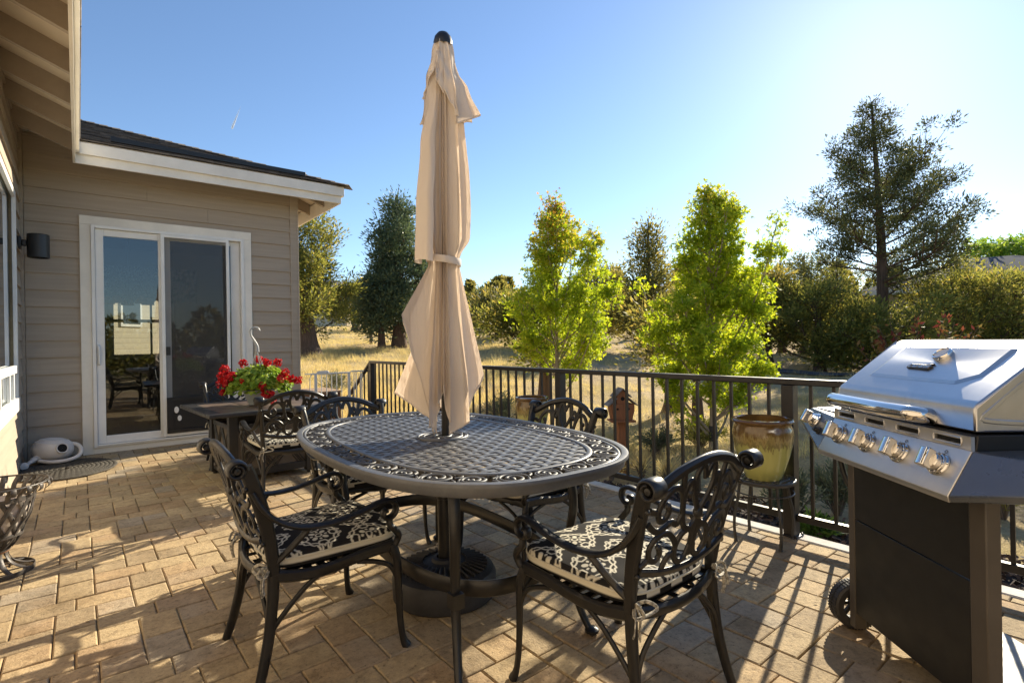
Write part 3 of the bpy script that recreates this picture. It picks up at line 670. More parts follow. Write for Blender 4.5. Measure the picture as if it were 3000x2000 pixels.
def make_chair():
    t = thing('patio_chair', 'chair', 'chair'); ir = M['iron']; SZ = .385
    bar = rrect(.026, .040, .35)
    for s in (-1, 1):
        mb = MB()   # front leg: curved, flared foot
        mb.sweep(catmull([(s * .258, .222, SZ + .012), (s * .266, .238, .34), (s * .264, .244, .22), (s * .268, .248, .10), (s * .275, .256, .03), (s * .281, .268, 0)], 5), rrect(.034, .026, .4), (0, 1, 0),
                 scale=[1.1 - .35 * min(1, i / 14) + (.35 * max(0, (i - 19) / 6)) for i in range(26)])
        mb.build('leg', ir, t, smooth=45)
        mb = MB()   # rear leg, splayed back
        mb.sweep(catmull([(s * .212, -.196, SZ), (s * .214, -.200, .30), (s * .219, -.215, .18), (s * .228, -.240, .07), (s * .236, -.262, 0)], 5), rrect(.040, .028, .3), (0, 1, 0), scale=[1 - .25 * i / 20 for i in range(21)])
        mb.build('leg', ir, t, smooth=45)
        mb = MB()   # arm: sweeps out of the stile, dips and ends in a forward curl
        arm = catmull([(s * .243, -.266, .685), (s * .250, -.236, .628), (s * .258, -.19, .578), (s * .266, -.12, .545), (s * .272, -.02, .536), (s * .276, .08, .550), (s * .276, .165, .571), (s * .276, .205, .573),
                       (s * .276, .229, .556), (s * .276, .232, .531), (s * .276, .217, .512), (s * .276, .195, .508), (s * .276, .181, .520), (s * .276, .184, .535), (s * .276, .196, .538)], 6)
        na = len(arm); sc = [(1, .7 + .3 * min(1, i / 12)) if i < na * .55 else (1.0, 1.0 + .15 * math.sin((i - na * .55) / (na * .45) * 3.1)) for i in range(na)]
        mb.sweep(arm, rrect(.017, .036, .4), (0, 0, 1) if False else None, scale=sc) if False else mb.sweep(arm, rrect(.036, .017, .4), (1, 0, 0), scale=[(1, 1)] * na)
        mb.tube(catmull([(s * .276, .205, .508), (s * .279, .207, .480), (s * .283, .228, .455), (s * .272, .244, .428), (s * .262, .234, .395)], 5), .013, 8)
        mb.sweep(catmull([(s * .267, -.085, .541), (s * .250, -.130, .49), (s * .228, -.170, .445), (s * .216, -.190, .425)], 5), rrect(.014, .022, .3), (0, 1, .5))
        mb.build('arm', ir, t, smooth=45)
    # seat frame
    mb = MB()
    for s in (-1, 1):
        mb.sweep(catmull([(s * .256, .226, SZ + .008), (s * .250, .13, SZ + .002), (s * .238, 0, SZ - .018), (s * .224, -.10, SZ - .022), (s * .212, -.200, SZ - .005)], 6), rrect(.042, .024, .35), (0, 0, 1))
    mb.sweep(catmull([(-.256, .226, SZ + .004), (-.15, .246, SZ + .010), (0, .252, SZ - .004), (.15, .246, SZ + .010), (.256, .226, SZ + .004)], 6), rrect(.038, .022, .35), (0, 0, 1))
    mb.sweep(catmull([(-.212, -.198, SZ - .006), (-.11, -.222, SZ - .014), (0, -.232, SZ - .016), (.11, -.222, SZ - .014), (.212, -.198, SZ - .006)], 6), rrect(.036, .022, .35), (0, 0, 1))
    mb.build('seat_frame', ir, t, smooth=45)
    mb = MB()
    for k in range(9):
        y = -.17 + k * .047; hw = .222 + .018 * (y / .2); zc = SZ - .012 + .016 * max(0, y / .2) ** 1
        mb.bb(-hw, hw, y - .014, y + .014, zc - .003, zc + .003)
    for k in range(5): 
        x = -.16 + k * .08; mb.bb(x - .012, x + .012, -.21, .235, SZ - .018, SZ - .014)
    mb.build('seat', ir, t)
    # arched braces under the seat, each its own part
    for s in (-1, 1):
        pr = rrect(.013, .018, .35)
        mb = MB(); mb.sweep(catmull([(s * .264, .243, .255), (s * .258, .215, .315), (s * .250, .16, .345), (s * .243, .09, .362)], 5), pr, (1, 0, 0)); mb.build('brace', ir, t, smooth=45)
        mb = MB(); mb.sweep(catmull([(s * .218, -.215, .185), (s * .225, -.17, .245), (s * .230, -.10, .315), (s * .233, -.03, .362)], 5), pr, (1, 0, 0)); mb.build('brace', ir, t, smooth=45)
        mb = MB(); mb.sweep(catmull([(s * .262, .246, .25), (s * .23, .247, .31), (s * .17, .248, .345), (s * .09, .25, .372)], 5), pr, (0, 1, 0)); mb.build('brace', ir, t, smooth=45)
        mb = MB(); mb.sweep(catmull([(s * .214, -.216, .20), (s * .19, -.216, .26), (s * .14, -.220, .315), (s * .085, -.225, .362)], 5), pr, (0, 1, 0)); mb.build('brace', ir, t, smooth=45)
    # backrest
    mb = MB()
    def B(u, z): # map (u,z) to the leaning, slightly dished back
        y = -.196 - (z - .39) * .26 - .020 * (1 - (u / .24) ** 2)
        return Vector((u, y, z))
    for s in (-1, 1):
        st = catmull([(s * .212, -.192, SZ - .01), (s * .214, -.196, .43), (s * .222, -.212, .53), (s * .233, -.240, .64), (s * .246, -.272, .735), (s * .252, -.288, .772)], 6)
        mb.sweep(st, rrect(.026, .046, .3), (1, 0, 0), scale=[(1, .72 + .28 * math.sin(min(1, i / 18) * 1.57)) for i in range(len(st))])
        # backward scroll, a short rolled cylinder
        sp = [(s * 1, -.288 - .028 - .0 + (.030 - .014 * k / 22) * math.cos(k * .36), .770 + (.030 - .014 * k / 22) * math.sin(k * .36)) for k in range(23)]
        pts = [(s * .262, y, z) for _, y, z in sp]
        mb.sweep(pts, rrect(.060, .012, .4), (1, 0, 0))
        mb.lathe([(.001, .026), (.010, .025), (.012, .02), (.012, -.02), (.010, -.025), (.001, -.026)], 14, M=Matrix.Translation((s * .262, -.316, .770)) @ Matrix.Rotation(R(90), 4, 'Y'))
        for z in (.50, .70): mb.ball((s * (.222 + (z - .5) * .12), -.229 - (z - .5) * .28, z), .009, 8)
    cr = catmull([B(-.238, .742), B(-.20, .762), B(-.12, .800), B(0, .820), B(.12, .800), B(.20, .762), B(.238, .742)], 7)
    mb.sweep(cr, rrect(.022, .034, .35), (0, 1, .26))
    lr = catmull([B(-.218, .512), B(-.12, .489), B(0, .480), B(.12, .489), B(.218, .512)], 6)
    mb.sweep(lr, rrect(.018, .026, .35), (0, 1, .26))
    back = mb.build('backrest', ir, t, smooth=45)
    mb = MB(); pr = rrect(.010, .021, .35)
    def top(u): return .820 - .078 * (abs(u) / .238) ** 1.9
    def bot(u): return .480 + .032 * (abs(u) / .218) ** 1.5
    def Q(a, w_): # normalized
        u = a * .226; z0, z1 = bot(u), top(u); return B(u, z0 + (z1 - z0) * w_)
    H = [[(0, .50), (.06, .56), (.16, .66), (.22, .78), (.20, .90), (.12, .95), (.05, .90), (0, .82)],
         [(.0, .50), (.05, .42), (.16, .37), (.29, .42), (.36, .54), (.40, .68), (.38, .80), (.31, .84), (.26, .78), (.30, .72)],
         [(.36, .55), (.42, .70), (.52, .82), (.66, .86), (.79, .80), (.84, .68), (.79, .58), (.70, .57), (.65, .64), (.69, .70)],
         [(.98, .60), (.90, .52), (.80, .46), (.68, .47), (.56, .50), (.44, .46), (.36, .54)],
         [(.0, .50), (.04, .36), (.03, .20), (.0, .10)],
         [(.03, .30), (.12, .36), (.26, .34), (.36, .24), (.34, .12), (.22, .06), (.10, .10), (.04, .20)],
         [(.36, .24), (.48, .34), (.62, .40), (.78, .38), (.87, .28), (.84, .16), (.74, .12), (.66, .18), (.70, .26)],
         [(.34, .12), (.44, .16), (.52, .10), (.56, .02)], [(.84, .16), (.92, .10), (.98, .06)], [(.40, .68), (.48, .92), (.47, .99)], [(.12, .95), (.11, 1.0)], [(.84, .68), (.95, .74), (1.0, .78)]]
    for s in (-1, 1):
        for L in H: mb.sweep([v for v in catmull([Q(s * a, b) for a, b in L], 5)], pr, (0, 1, .26))
        for a, b in ((.30, .72), (.69, .70), (.70, .26)): mb.ball(Q(s * a, b), (.013, .009, .013), 8)
        mb.ball(Q(s * .60, .50), (.012, .008, .010), 8)
    mb.ball(Q(0, .50), (.022, .012, .022), 10)
    mb.build('scrollwork', ir, back, smooth=45)
    cu = build_cushion(); cu.parent = t; cu.location = (0, .012, SZ + .008); cu.rotation_euler = (R(1.5), 0, 0)
    mb = MB(); ring = cushion_outline(1.002)
    mb.tube([(x, y, .035) for x, y in ring], .0045, 6, closed=True)
    pi_ = mb.build('piping', M['cream'], cu, smooth=60)
    for s in (-1, 1):
        mb = MB(); c = Vector((s * .205, -.214, .02))
        rr = random.Random(3 + s)
        mb.ball(c + Vector((0, -.012, 0)), (.012, .012, .010), 8)
        for k in range(2):
            a = .8 + k * 1.5
            lp = [c, c + Vector((s * .03 * math.cos(a), -.03, .02 * math.sin(a))), c + Vector((s * .05 * math.cos(a + .5), -.045, -.01)), c + Vector((s * .03, -.03, -.018)), c]
            mb.sweep(catmull(lp, 5), rrect(.010, .004), None)
            tl = [c, c + Vector((s * (.012 + .02 * k), -.03, -.02)), c + Vector((s * (.02 + .024 * k), -.036, -.055)), c + Vector((s * (.014 + .03 * k), -.032, -.085 + .02 * k))]
            mb.sweep(catmull(tl, 5), rrect(.011, .004), None)
        mb.build('tie', M['cream'] if False else M['tie'], cu, smooth=60)
    return t
M['tie'] = mat('striped_tie', (.10, .09, .08), .8, 0, .9, 90, base2=(.62, .57, .46))
SEATS = [  # x, y, heading of the sitter (degrees from +Y, counter-clockwise), label
 (.703, 2.139, -90.3, 'bronze scroll-back chair at front left of the oval table, seen from behind'),
 (1.431, 1.165, -.3, 'bronze scroll-back chair nearest the grill, its cushion half in sun'),
 (1.285, 2.965, 180, 'bronze scroll-back chair tucked under the far end of the oval table'),
 (1.865, 2.18, 90, 'bronze scroll-back chair on the fence side of the oval table, before a glazed pot'),
 (1.262, 4.37, -2, 'bronze scroll-back chair drawn up to the near side of the tiled fire table'),
 (1.235, 5.92, 178, 'bronze scroll-back chair behind the fire table, close to the sliding door')]
ch0 = make_chair()
for i, (x, y, a, lab) in enumerate(SEATS):
    c = ch0 if i == 0 else copy_tree(ch0)
    c.location = (x, y, 0); c.rotation_euler = (0, 0, R(a)); tag(c, lab, 'chair', 'matching cast metal patio chairs')
# ================================================================ oval dining table
TX, TY, TZ, TA = 1.296, 2.098, .735, R(-3)
tab = thing('dining_table', 'large oval cast metal dining table with woven top, holding the umbrella', 'dining table', (TX, TY, 0), TA)
def oval(a, b, n=120, e=2 / 2.75, z=0): return [(math.copysign(abs(math.cos(t)) ** e, math.cos(t)) * a, math.copysign(abs(math.sin(t)) ** e, math.sin(t)) * b, z) for t in [2 * math.pi * i / n for i in range(n)]]
AX, BY_ = .562, .908; AI, BI = .415, .762
def even(loop, n):
    P = [Vector(p) for p in loop]; d = [0]
    for i in range(len(P)): d.append(d[-1] + (P[(i + 1) % len(P)] - P[i]).length)
    out = []
    for k in range(n):
        s = d[-1] * k / n; i = max(j for j in range(len(P)) if d[j] <= s); f = (s - d[i]) / max(1e-9, d[i + 1] - d[i]); out.append(P[i].lerp(P[(i + 1) % len(P)], f))
    return out
tm = mat('table_bronze', (.10, .103, .11), .46, .3, .15, 25, spec=.8, rvar=.04)
mb = MB()
outer = even(oval(AX - .012, BY_ - .012, 240), 160)
mb.sweep([(p.x, p.y, TZ) for p in outer], [(.0, .012), (.006, .010), (.008, .0), (.006, -.014), (-.004, -.018), (-.036, -.014), (-.040, -.008), (-.036, -.004), (-.010, -.006), (-.006, .012)], (0, 0, 1), closed=True)
mb.sweep([(p.x, p.y, TZ - .002) for p in even(oval(AX - .036, BY_ - .036, 240), 160)], rrect(.010, .012), (0, 0, 1), closed=True)
top = mb.build('tabletop', tm, tab, smooth=50)
mb = MB()
mb.sweep([(p.x, p.y, TZ - .001) for p in even(oval(AI + .008, BI + .008, 240), 160)], rrect(.010, .022), (0, 0, 1), closed=True)
# weave
def chord(v, a, b, n=2.75):
    q = 1 - abs(v / b) ** n
    return a * q ** (1 / n) if q > 0 else 0
P_ = .042; PX_ = .050; wv = .0275
nxk = int(AI / PX_) + 1; nyk = int(BI / P_) + 1
for j in range(-nyk, nyk + 1):       # strips across (along x)
    y = j * P_; hx = chord(y, AI, BI)
    if hx < .03: continue
    if abs(y) < .001: pass
    n = max(4, int(2 * hx / (P_ / 4)))
    pts = [(-hx + 2 * hx * i / n, y, TZ - .003 + .0018 * math.cos(math.pi * ((-hx + 2 * hx * i / n) / PX_ + j))) for i in range(n + 1)]
    mb.sweep([p for p in pts], rrect(.0022, wv), (0, 0, 1))
for i_ in range(-nxk, nxk + 1):
    x = i_ * PX_; hy = chord(x, BI, AI)
    if hy < .03: continue
    n = max(4, int(2 * hy / (P_ / 4)))
    pts = [(x, -hy + 2 * hy * i / n, TZ - .003 - .0018 * math.cos(math.pi * ((-hy + 2 * hy * i / n) / P_ + i_))) for i in range(n + 1)]
    mb.sweep(pts, rrect(.0022, .027), (0, 0, 1))
mb.build('woven_panel', tm, top, smooth=50)
mb = MB()   # border of rolled scrolls
mid = even(oval((AX + AI) / 2 - .006, (BY_ + BI) / 2 - .006, 300), 34)
for k, p in enumerate(mid):
    q = mid[(k + 1) % 34]; big = k % 2 == 0; r0 = .054 if big else .043
    d = (q - p).normalized(); nrm = Vector((-d.y, d.x, 0)); sg = 1 if k % 4 < 2 else -1
    sp = []
    for i in range(34):
        a = i * .30; rr = r0 * (1 - i / 48)
        sp.append(p + d * (rr * math.cos(a)) + nrm * (sg * rr * math.sin(a)) + Vector((0, 0, TZ - .002)))
    mb.sweep(sp, rrect(.009, .011, .3), (0, 0, 1))
    for rr, ph in ((r0 * .995, 0),):
        mb.sweep([p + d * (rr * math.cos(2 * math.pi * i / 28)) + nrm * (rr * math.sin(2 * math.pi * i / 28)) + Vector((0, 0, TZ - .004)) for i in range(28)], rrect(.008, .009, .3), (0, 0, 1), closed=True)
    mb.ball(p + Vector((0, 0, TZ - .003)), (.011, .011, .006), 8)
    m_ = p + d * ((q - p).length / 2)
    for s_ in (-1, 1):
        lp = [m_ + nrm * (s_ * .012), m_ + nrm * (s_ * .034) + d * .018, m_ + nrm * (s_ * .060) + d * .004, m_ + nrm * (s_ * .058) - d * .014, m_ + nrm * (s_ * .040) - d * .012]
        mb.sweep([v + Vector((0, 0, TZ - .004)) for v in catmull(lp, 4)], rrect(.008, .009, .3), (0, 0, 1))
mb.build('scroll_border', mat('table_bronze_satin', (.05, .05, .052), .55, 0, .15, 25), top, smooth=50)
mb = MB()
for r_ in (.112, .088, .036): mb.sweep([(r_ * math.cos(a), r_ * math.sin(a), TZ + .001) for a in np.linspace(0, 2 * math.pi, 49)[:-1]], rrect(.012, .010, .3), (0, 0, 1), closed=True)
for k in range(12):
    a = k * math.pi / 6; mb.sweep(catmull([(.036 * math.cos(a), .036 * math.sin(a), TZ), (.06 * math.cos(a + .18), .06 * math.sin(a + .18), TZ), (.09 * math.cos(a), .09 * math.sin(a), TZ)], 5), rrect(.008, .007), (0, 0, 1))
    mb.ball((.1 * math.cos(a), .1 * math.sin(a), TZ + .001), (.008, .008, .005), 8)
mb.build('umbrella_ring', tm, top, smooth=50)
for sx in (-1, 1):
    for sy in (-1, 1):
        mb = MB(); d = Vector((sx * .42, sy * .9, 0)).normalized(); sd = Vector((-d.y, d.x, 0))
        base = Vector((sx * .27, sy * .565, 0))
        for e, w_ in ((0, 1),):
            prof = catmull([base + d * x + sd * e + Vector((0, 0, z)) for x, z in ((-.06, .700), (-.005, .62), (.012, .50), (-.012, .36), (-.006, .22), (.035, .09), (.075, .012))], 6)
            mb.sweep(prof, rrect(.030, .036, .3), d, scale=[1.2 - .45 * i / len(prof) for i in range(len(prof))])
        mb.ball(base + d * .082 + Vector((0, 0, .016)), (.030, .030, .016), 10)
        mb.bb(*sorted((base.x - .022, base.x + .022)), *sorted((base.y - .022, base.y + .022)), .255, .305)
        mb.build('leg', M['iron'], tab, smooth=45)
mb = MB(); mb.sweep([(p.x, p.y, .285) for p in even(oval(.30, .60, 200), 90)], rrect(.060, .010, .3), (0, 0, 1), closed=True); mb.build('stretcher', M['iron'], tab, smooth=45)
mb = MB(); mb.sweep([(p.x, p.y, .672) for p in even(oval(.30, .62, 200), 90)], rrect(.052, .010, .3), (0, 0, 1), closed=True)
for s_ in (-1, 1): mb.sweep([(s_ * .2, -.60, .672), (s_ * .2, .60, .672)], rrect(.045, .010, .3), (0, 0, 1))
mb.build('apron', M['iron'], tab, smooth=45)
# ================================================================ umbrella and its base
ub = thing('umbrella_base', 'round black ribbed umbrella stand on the pavers under the table', 'umbrella stand', (TX + .015, TY + .03, 0))
mb = MB(); mb.lathe([(.225, .0), (.238, .012), (.240, .095), (.228, .118), (.205, .128), (.10, .150), (.060, .156), (.055, .170), (.036, .174)], 64)
for k in range(36):
    a = k * 2 * math.pi / 36; mb.sweep([(r_ * math.cos(a), r_ * math.sin(a), .131 + (.205 - r_) * .21 + .004) for r_ in (.200, .16, .10)], rrect(.012, .010, .4), (0, 0, 1))
mb.build('weighted_base', mat('grey_black_plastic', (.026, .025, .026), .55, 0, .35, 14, .15, 90), ub, smooth=35)
mb = MB(); mb.lathe([(.0001, .155), (.0275, .155), (.0275, .44), (.031, .442), (.031, .462), (.026, .466), (.022, .47)], 24)
st = mb.build('stem', M['iron'], ub, smooth=35)
mb = MB(); mb.tube([(.0, 0, .425), (.018, -.045, .425)], .006, 8); mb.lathe([(.001, .014), (.019, .011), (.021, 0), (.019, -.01), (.001, -.012)], 10, M=Matrix.Translation((.024, -.058, .425)) @ Matrix.Rotation(R(70), 4, 'Z') @ Matrix.Rotation(R(90), 4, 'Y')); mb.build('knob', M['black'], st, smooth=30)
um = thing('patio_umbrella', 'tall closed beige umbrella tied in the middle, rising from the oval table', 'umbrella', (TX + .015 + .006, TY + .03 - .005, 0))
um.rotation_euler = Matrix.Rotation(R(.6), 3, Vector(FW)).to_euler()
um.scale = (.967, .967, .967); um.location.z = .0386
mb = MB(); mb.tube([(0, 0, .47), (0, 0, 2.60)], .019, 16); mb.build('pole', M['iron'], um, smooth=40)
mb = MB(); mb.lathe([(.044, 2.598), (.046, 2.615), (.040, 2.640), (.026, 2.658), (.001, 2.664)], 24); mb.build('cap', M['black'], um, smooth=40)
def canvas_mat():
    m, nt, b, out = newmat('beige_canvas')
    tc = nd(nt, 'ShaderNodeTexCoord'); n1 = nd(nt, 'ShaderNodeTexNoise', {'Vector': tc.outputs['Object'], 'Scale': 3, 'Detail': 4})
    col = ramp(nt, n1.outputs['Fac'], [(.3, (.74, .66, .58)), (.7, (.79, .715, .635))])
    nt.links.new(col, b.inputs['Base Color']); b.inputs['Roughness'].default_value = .85; b.inputs['Specular IOR Level'].default_value = .2; b.inputs['Sheen Weight'].default_value = .15
    n2 = nd(nt, 'ShaderNodeTexNoise', {'Vector': tc.outputs['Object'], 'Scale': 500, 'Detail': 2}); n3 = nd(nt, 'ShaderNodeTexNoise', {'Vector': nd(nt, 'ShaderNodeMapping', {'Vector': tc.outputs['Object'], 'Scale': (1, 1, .16)}).outputs[0], 'Scale': 34, 'Detail': 5, 'Distortion': .6})
    bp = nd(nt, 'ShaderNodeBump', {'Height': n2.outputs['Fac'], 'Strength': .15, 'Distance': .001}); bp2 = nd(nt, 'ShaderNodeBump', {'Height': n3.outputs['Fac'], 'Strength': .55, 'Distance': .012, 'Normal': bp.outputs[0]})
    nt.links.new(bp2.outputs[0], b.inputs['Normal'])
    tr = nd(nt, 'ShaderNodeBsdfTranslucent', {'Color': (.78, .65, .52, 1)}); mx = nd(nt, 'ShaderNodeMixShader', {0: .24, 1: b.outputs[0], 2: tr.outputs[0]})
    nt.links.new(mx.outputs[0], out.inputs[0]); return m
M['canvas'] = canvas_mat()
def pl(x, tab_):   # piecewise-linear with smoothing
    for (a, va), (b, vb) in zip(tab_, tab_[1:]):
        if x <= b:
            f = max(0, (x - a) / (b - a)); f = f * f * (3 - 2 * f); return va + (vb - va) * f
    return tab_[-1][1]
def plin(x, tab_):
    for (a, va), (b, vb) in zip(tab_, tab_[1:]):
        if x <= b: f = max(0, (x - a) / (b - a)); return va + (vb - va) * f
    return tab_[-1][1]
def az(img_deg):  # 0 = toward the camera, 90 = image right
    c_ = math.atan2(-FW[1], -FW[0]); return c_ + R(img_deg)
def gores(name, spec, ztop, nu=26, ns=70, parent=None, seed=1):
    """spec: list of gores (rib azimuth a0, a1, fold azimuth, [(z, fold radius)], rib-end z0, z1, fold-tip z, rib radius table)"""
    rr = random.Random(seed); mb = MB()
    for a0, a1, af, prof, zb0, zb1, zt, rib in spec:
        V = []; F = []; ph = rr.uniform(0, 6)
        for j in range(ns + 1):
            s = j / ns
            for i in range(nu + 1):
                u = i / nu; k = 1 - abs(2 * u - 1); k = k * (1 - .12 * k) / .88
                zb = (zb0 * (1 - u) + zb1 * u) * (1 - k) + zt * k
                z = ztop + (zb - ztop) * s
                zq = max(z, zt); r0 = plin(-zq, [(-a, b) for a, b in rib]); r1 = plin(-zq, [(-a, b) for a, b in prof]); r0 = min(r0, r1 - .012)
                kk = k; r = r0 + (r1 - r0) * kk
                w_ = min(1, kk * 1.5) ** .9 * min(1, s * 3 + .15)
                al = (a0 + (a1 - a0) * u) * (1 - w_) + af * w_
                r += .0035 * math.sin(9 * u * 3.14 + ph + 3 * s) * s + .004 * math.sin(14 * s + ph + 2 * u)
                V.append((r * math.cos(al), r * math.sin(al), z))
        for j in range(ns):
            for i in range(nu): q = j * (nu + 1) + i; F.append((q, q + 1, q + nu + 2, q + nu + 1))
        mb.add(V, F)
        mb.tube([Vector(p) for p in V[-(nu + 1):]], .0032, 6)
    return mb.build(name, M['canvas'], parent, smooth=38)
RIB = [(2.62, .030), (2.4, .040), (2.0, .046), (1.75, .046), (1.56, .038), (1.2, .060), (.7, .075)]
RIB = sorted(RIB, reverse=True)
def G(img0, img1, imgf, prof, zb0, zb1, zt): return (az(img0), az(img1), az(imgf), sorted(prof, reverse=True), zb0, zb1, zt, RIB)
up_ = lambda k, m=1: [(2.62, .034), (2.3, .085 * k), (2.0, .105 * k), (1.8, .112 * k), (1.66, .112 * k), (1.59, .080), (1.54, .078)]
spec = [
 G(-180, -135, -125, up_(1.0) + [(1.20, .125), (1.0, .19), (.85, .22)], .82, .78, .95),
 G(-135, -92, -109, up_(1.10) + [(1.15, .175), (.92, .278), (.85, .28)], .80, .80, .92),
 G(-92, -40, -66, up_(1.05) + [(1.30, .205), (1.2, .21), (.9, .20), (.75, .19)], .78, .735, 1.30),
 G(-40, -16, -26, up_(.80) + [(1.2, .10), (1.0, .13), (.8, .14)], .735, .86, .78),
 G(-16, -4, -9, up_(.74) + [(1.2, .095), (1.0, .12), (.8, .13)], .86, .93, .89),
 G(-4, 9, 4, up_(.66) + [(1.2, .10), (1.0, .12), (.8, .12)], .93, .86, .97),
 G(9, 22, 18, up_(.72) + [(1.2, .10), (1.0, .128), (.8, .13)], .86, .74, .80),
 G(22, 70, 52, up_(1.02) + [(1.2, .12), (1.0, .15), (.8, .155)], .74, .76, .80),
 G(70, 125, 92, up_(1.14) + [(1.2, .145), (1.01, .190), (.9, .19)], .78, .80, 1.01),
 G(125, 180, 150, up_(.90) + [(1.2, .14), (1.0, .18), (.8, .18)], .80, .82, .97)]
cano = gores('canopy', spec, 2.615, parent=um)
# outer leaf that hangs over the tie on the camera-left side
def leafpanel():
    mb = MB(); V = []; F = []; nu, ns = 24, 60
    for j in range(ns + 1):
        z = 2.40 + (1.545 - 2.40) * j / ns
        wd = pl(-z, [(-2.40, .02), (-2.2, .085), (-1.9, .115), (-1.7, .125), (-1.545, .125)]); rr_ = pl(-z, [(-2.40, .05), (-2.1, .108), (-1.8, .130), (-1.545, .137)])
        for i in range(nu + 1):
            u = i / nu; a = az(-52) + (u - .5) * wd / rr_ * 1.15; r = rr_ + .006 * math.sin(u * 6.2) - .028 * max(0, (u - .8) / .2) ** 2 - .03 * max(0, (.15 - u) / .15) ** 2
            V.append((r * math.cos(a), r * math.sin(a), z + .012 * math.sin(u * 3.1) * (j / ns)))
    for j in range(ns):
        for i in range(nu): q = j * (nu + 1) + i; F.append((q, q + 1, q + nu + 2, q + nu + 1))
    mb.add(V, F); return mb.build('canopy_flap', M['canvas'], cano, smooth=75)
leafpanel()
RIB = sorted([(2.62, .036), (2.4, .072), (2.2, .085), (2.0, .09)], reverse=True)
V_ = [(2.62, .040), (2.45, .075)]
spec = [G(-180, -135, -120, V_ + [(2.25, .12), (2.1, .14)], 2.22, 2.20, 2.235), G(-135, -85, -95, V_ + [(2.25, .105), (2.1, .15)], 2.20, 2.30, 2.225),
        G(-85, -35, -75, V_ + [(2.3, .10), (2.1, .12)], 2.36, 2.46, 2.33), G(-35, 10, -14, V_ + [(2.3, .11), (2.1, .13)], 2.50, 2.34, 2.40),
        G(10, 50, 40, V_ + [(2.3, .115), (2.15, .14)], 2.36, 2.20, 2.22), G(50, 95, 88, V_ + [(2.4, .115), (2.25, .185), (2.1, .22)], 2.20, 2.27, 2.262),
        G(95, 140, 110, V_ + [(2.3, .14), (2.1, .16)], 2.26, 2.25, 2.25), G(140, 180, 160, V_ + [(2.3, .12), (2.1, .14)], 2.24, 2.22, 2.24)]
gores('vent_flap', spec, 2.625, 22, 40, um, 5)
mb = MB(); mb.sweep([(.082 * math.cos(a) * (1 + .06 * math.sin(3 * a)), .082 * math.sin(a), 1.562 - .012 * math.cos(a - az(90))) for a in np.linspace(0, 2 * math.pi, 41)[:-1]], rrect(.034, .004, .3), (0, 0, 1), closed=True)
mb.build('strap', M['canvas'], um, smooth=50)
# ================================================================ fire table with flower basket
ft = thing('fire_table', 'square outdoor fire table with tiled top and dark lattice base', 'fire table', (1.30, 5.26, 0), R(3))
mb = MB()
for a, b, c, d in ((-.55, .55, -.545, -.435), (-.55, .55, .435, .545), (-.55, -.44, -.435, .435), (.44, .55, -.435, .435)): mb.bb(a, b, c, d, .598, .63)
ftop = mb.build('table_top', mat('fire_table_metal', (.028, .026, .025), .38, 0, .25, 9, rvar=.1), ft, bevel=.008)
def slate():
    m, nt, b, out = newmat('slate_tile'); tc = nd(nt, 'ShaderNodeTexCoord'); g = nd(nt, 'ShaderNodeNewGeometry')
    n1 = nd(nt, 'ShaderNodeTexNoise', {'Vector': tc.outputs['Object'], 'Scale': 9, 'Detail': 6}); ad = nd(nt, 'ShaderNodeMath', {0: g.outputs['Random Per Island'], 1: .5}, operation='MULTIPLY')
    ad2 = nd(nt, 'ShaderNodeMath', {0: ad.outputs[0], 1: n1.outputs['Fac']}, operation='ADD'); hf = nd(nt, 'ShaderNodeMath', {0: ad2.outputs[0], 1: .25}, operation='SUBTRACT')
    nt.links.new(ramp(nt, hf.outputs[0], [(.15, (.05, .045, .042)), (.4, (.12, .075, .055)), (.7, (.15, .11, .085)), (.9, (.09, .085, .08))]), b.inputs['Base Color']); b.inputs['Roughness'].default_value = .42
    bp = nd(nt, 'ShaderNodeBump', {'Height': n1.outputs['Fac'], 'Strength': .4, 'Distance': .006}); nt.links.new(bp.outputs[0], b.inputs['Normal']); return m
mb = MB()
for i in range(3):
    for j in range(3): mb.bb(-.44 + i * .2935 + .003, -.44 + (i + 1) * .2935 - .003, -.435 + j * .29 + .003, -.435 + (j + 1) * .29 - .003, .605, .626)
mb.build('tile', slate(), ftop, bevel=.003)
mb = MB(); fm = mat('fire_table_panel', (.10, .078, .056), .6, 0, .2, 8)
for sx in (-1, 1):
    mb.bb(sx * .315 - .012, sx * .315 + .012, -.27, .27, .06, .50)
for sy in (-1, 1): mb.bb(-.30, .30, sy * .285 - .012, sy * .285 + .012, .06, .50)
mb.build('base_panel', fm, ft)
mb = MB()
for sx in (-1, 1):
    for sy in (-1, 1): mb.bb(sx * .32 - .034, sx * .32 + .034, sy * .29 - .034, sy * .29 + .034, 0.02, .597)
    mb.bb(sx * .327 - .015, sx * .327 + .015, -.256, .256, .05, .11); mb.bb(sx * .327 - .015, sx * .327 + .015, -.256, .256, .46, .50)
for sy in (-1, 1): mb.bb(-.286, .286, sy * .297 - .015, sy * .297 + .015, .05, .11); mb.bb(-.286, .286, sy * .297 - .015, sy * .297 + .015, .46, .50)
for s_ in (-1, 1):   # lattice bars
    for x0, x1 in ((-.27, -.02), (-.02, .23), (-.23, .02), (.02, .27)):
        for (za, zb_) in ((.11, .46),):
            for e in (-.012, .012):
                mb.sweep([(x0 + e, s_ * .302, za), (x1 + e, s_ * .302, zb_)], rrect(.008, .008), (0, 1, 0)); mb.sweep([(x0 + e, s_ * .302, zb_), (x1 + e, s_ * .302, za)], rrect(.008, .008), (0, 1, 0))
                mb.sweep([(s_ * .332, (x0 + e) * .95, za), (s_ * .332, (x1 + e) * .95, zb_)], rrect(.008, .008), (1, 0, 0)); mb.sweep([(s_ * .332, (x0 + e) * .95, zb_), (s_ * .332, (x1 + e) * .95, za)], rrect(.008, .008), (1, 0, 0))
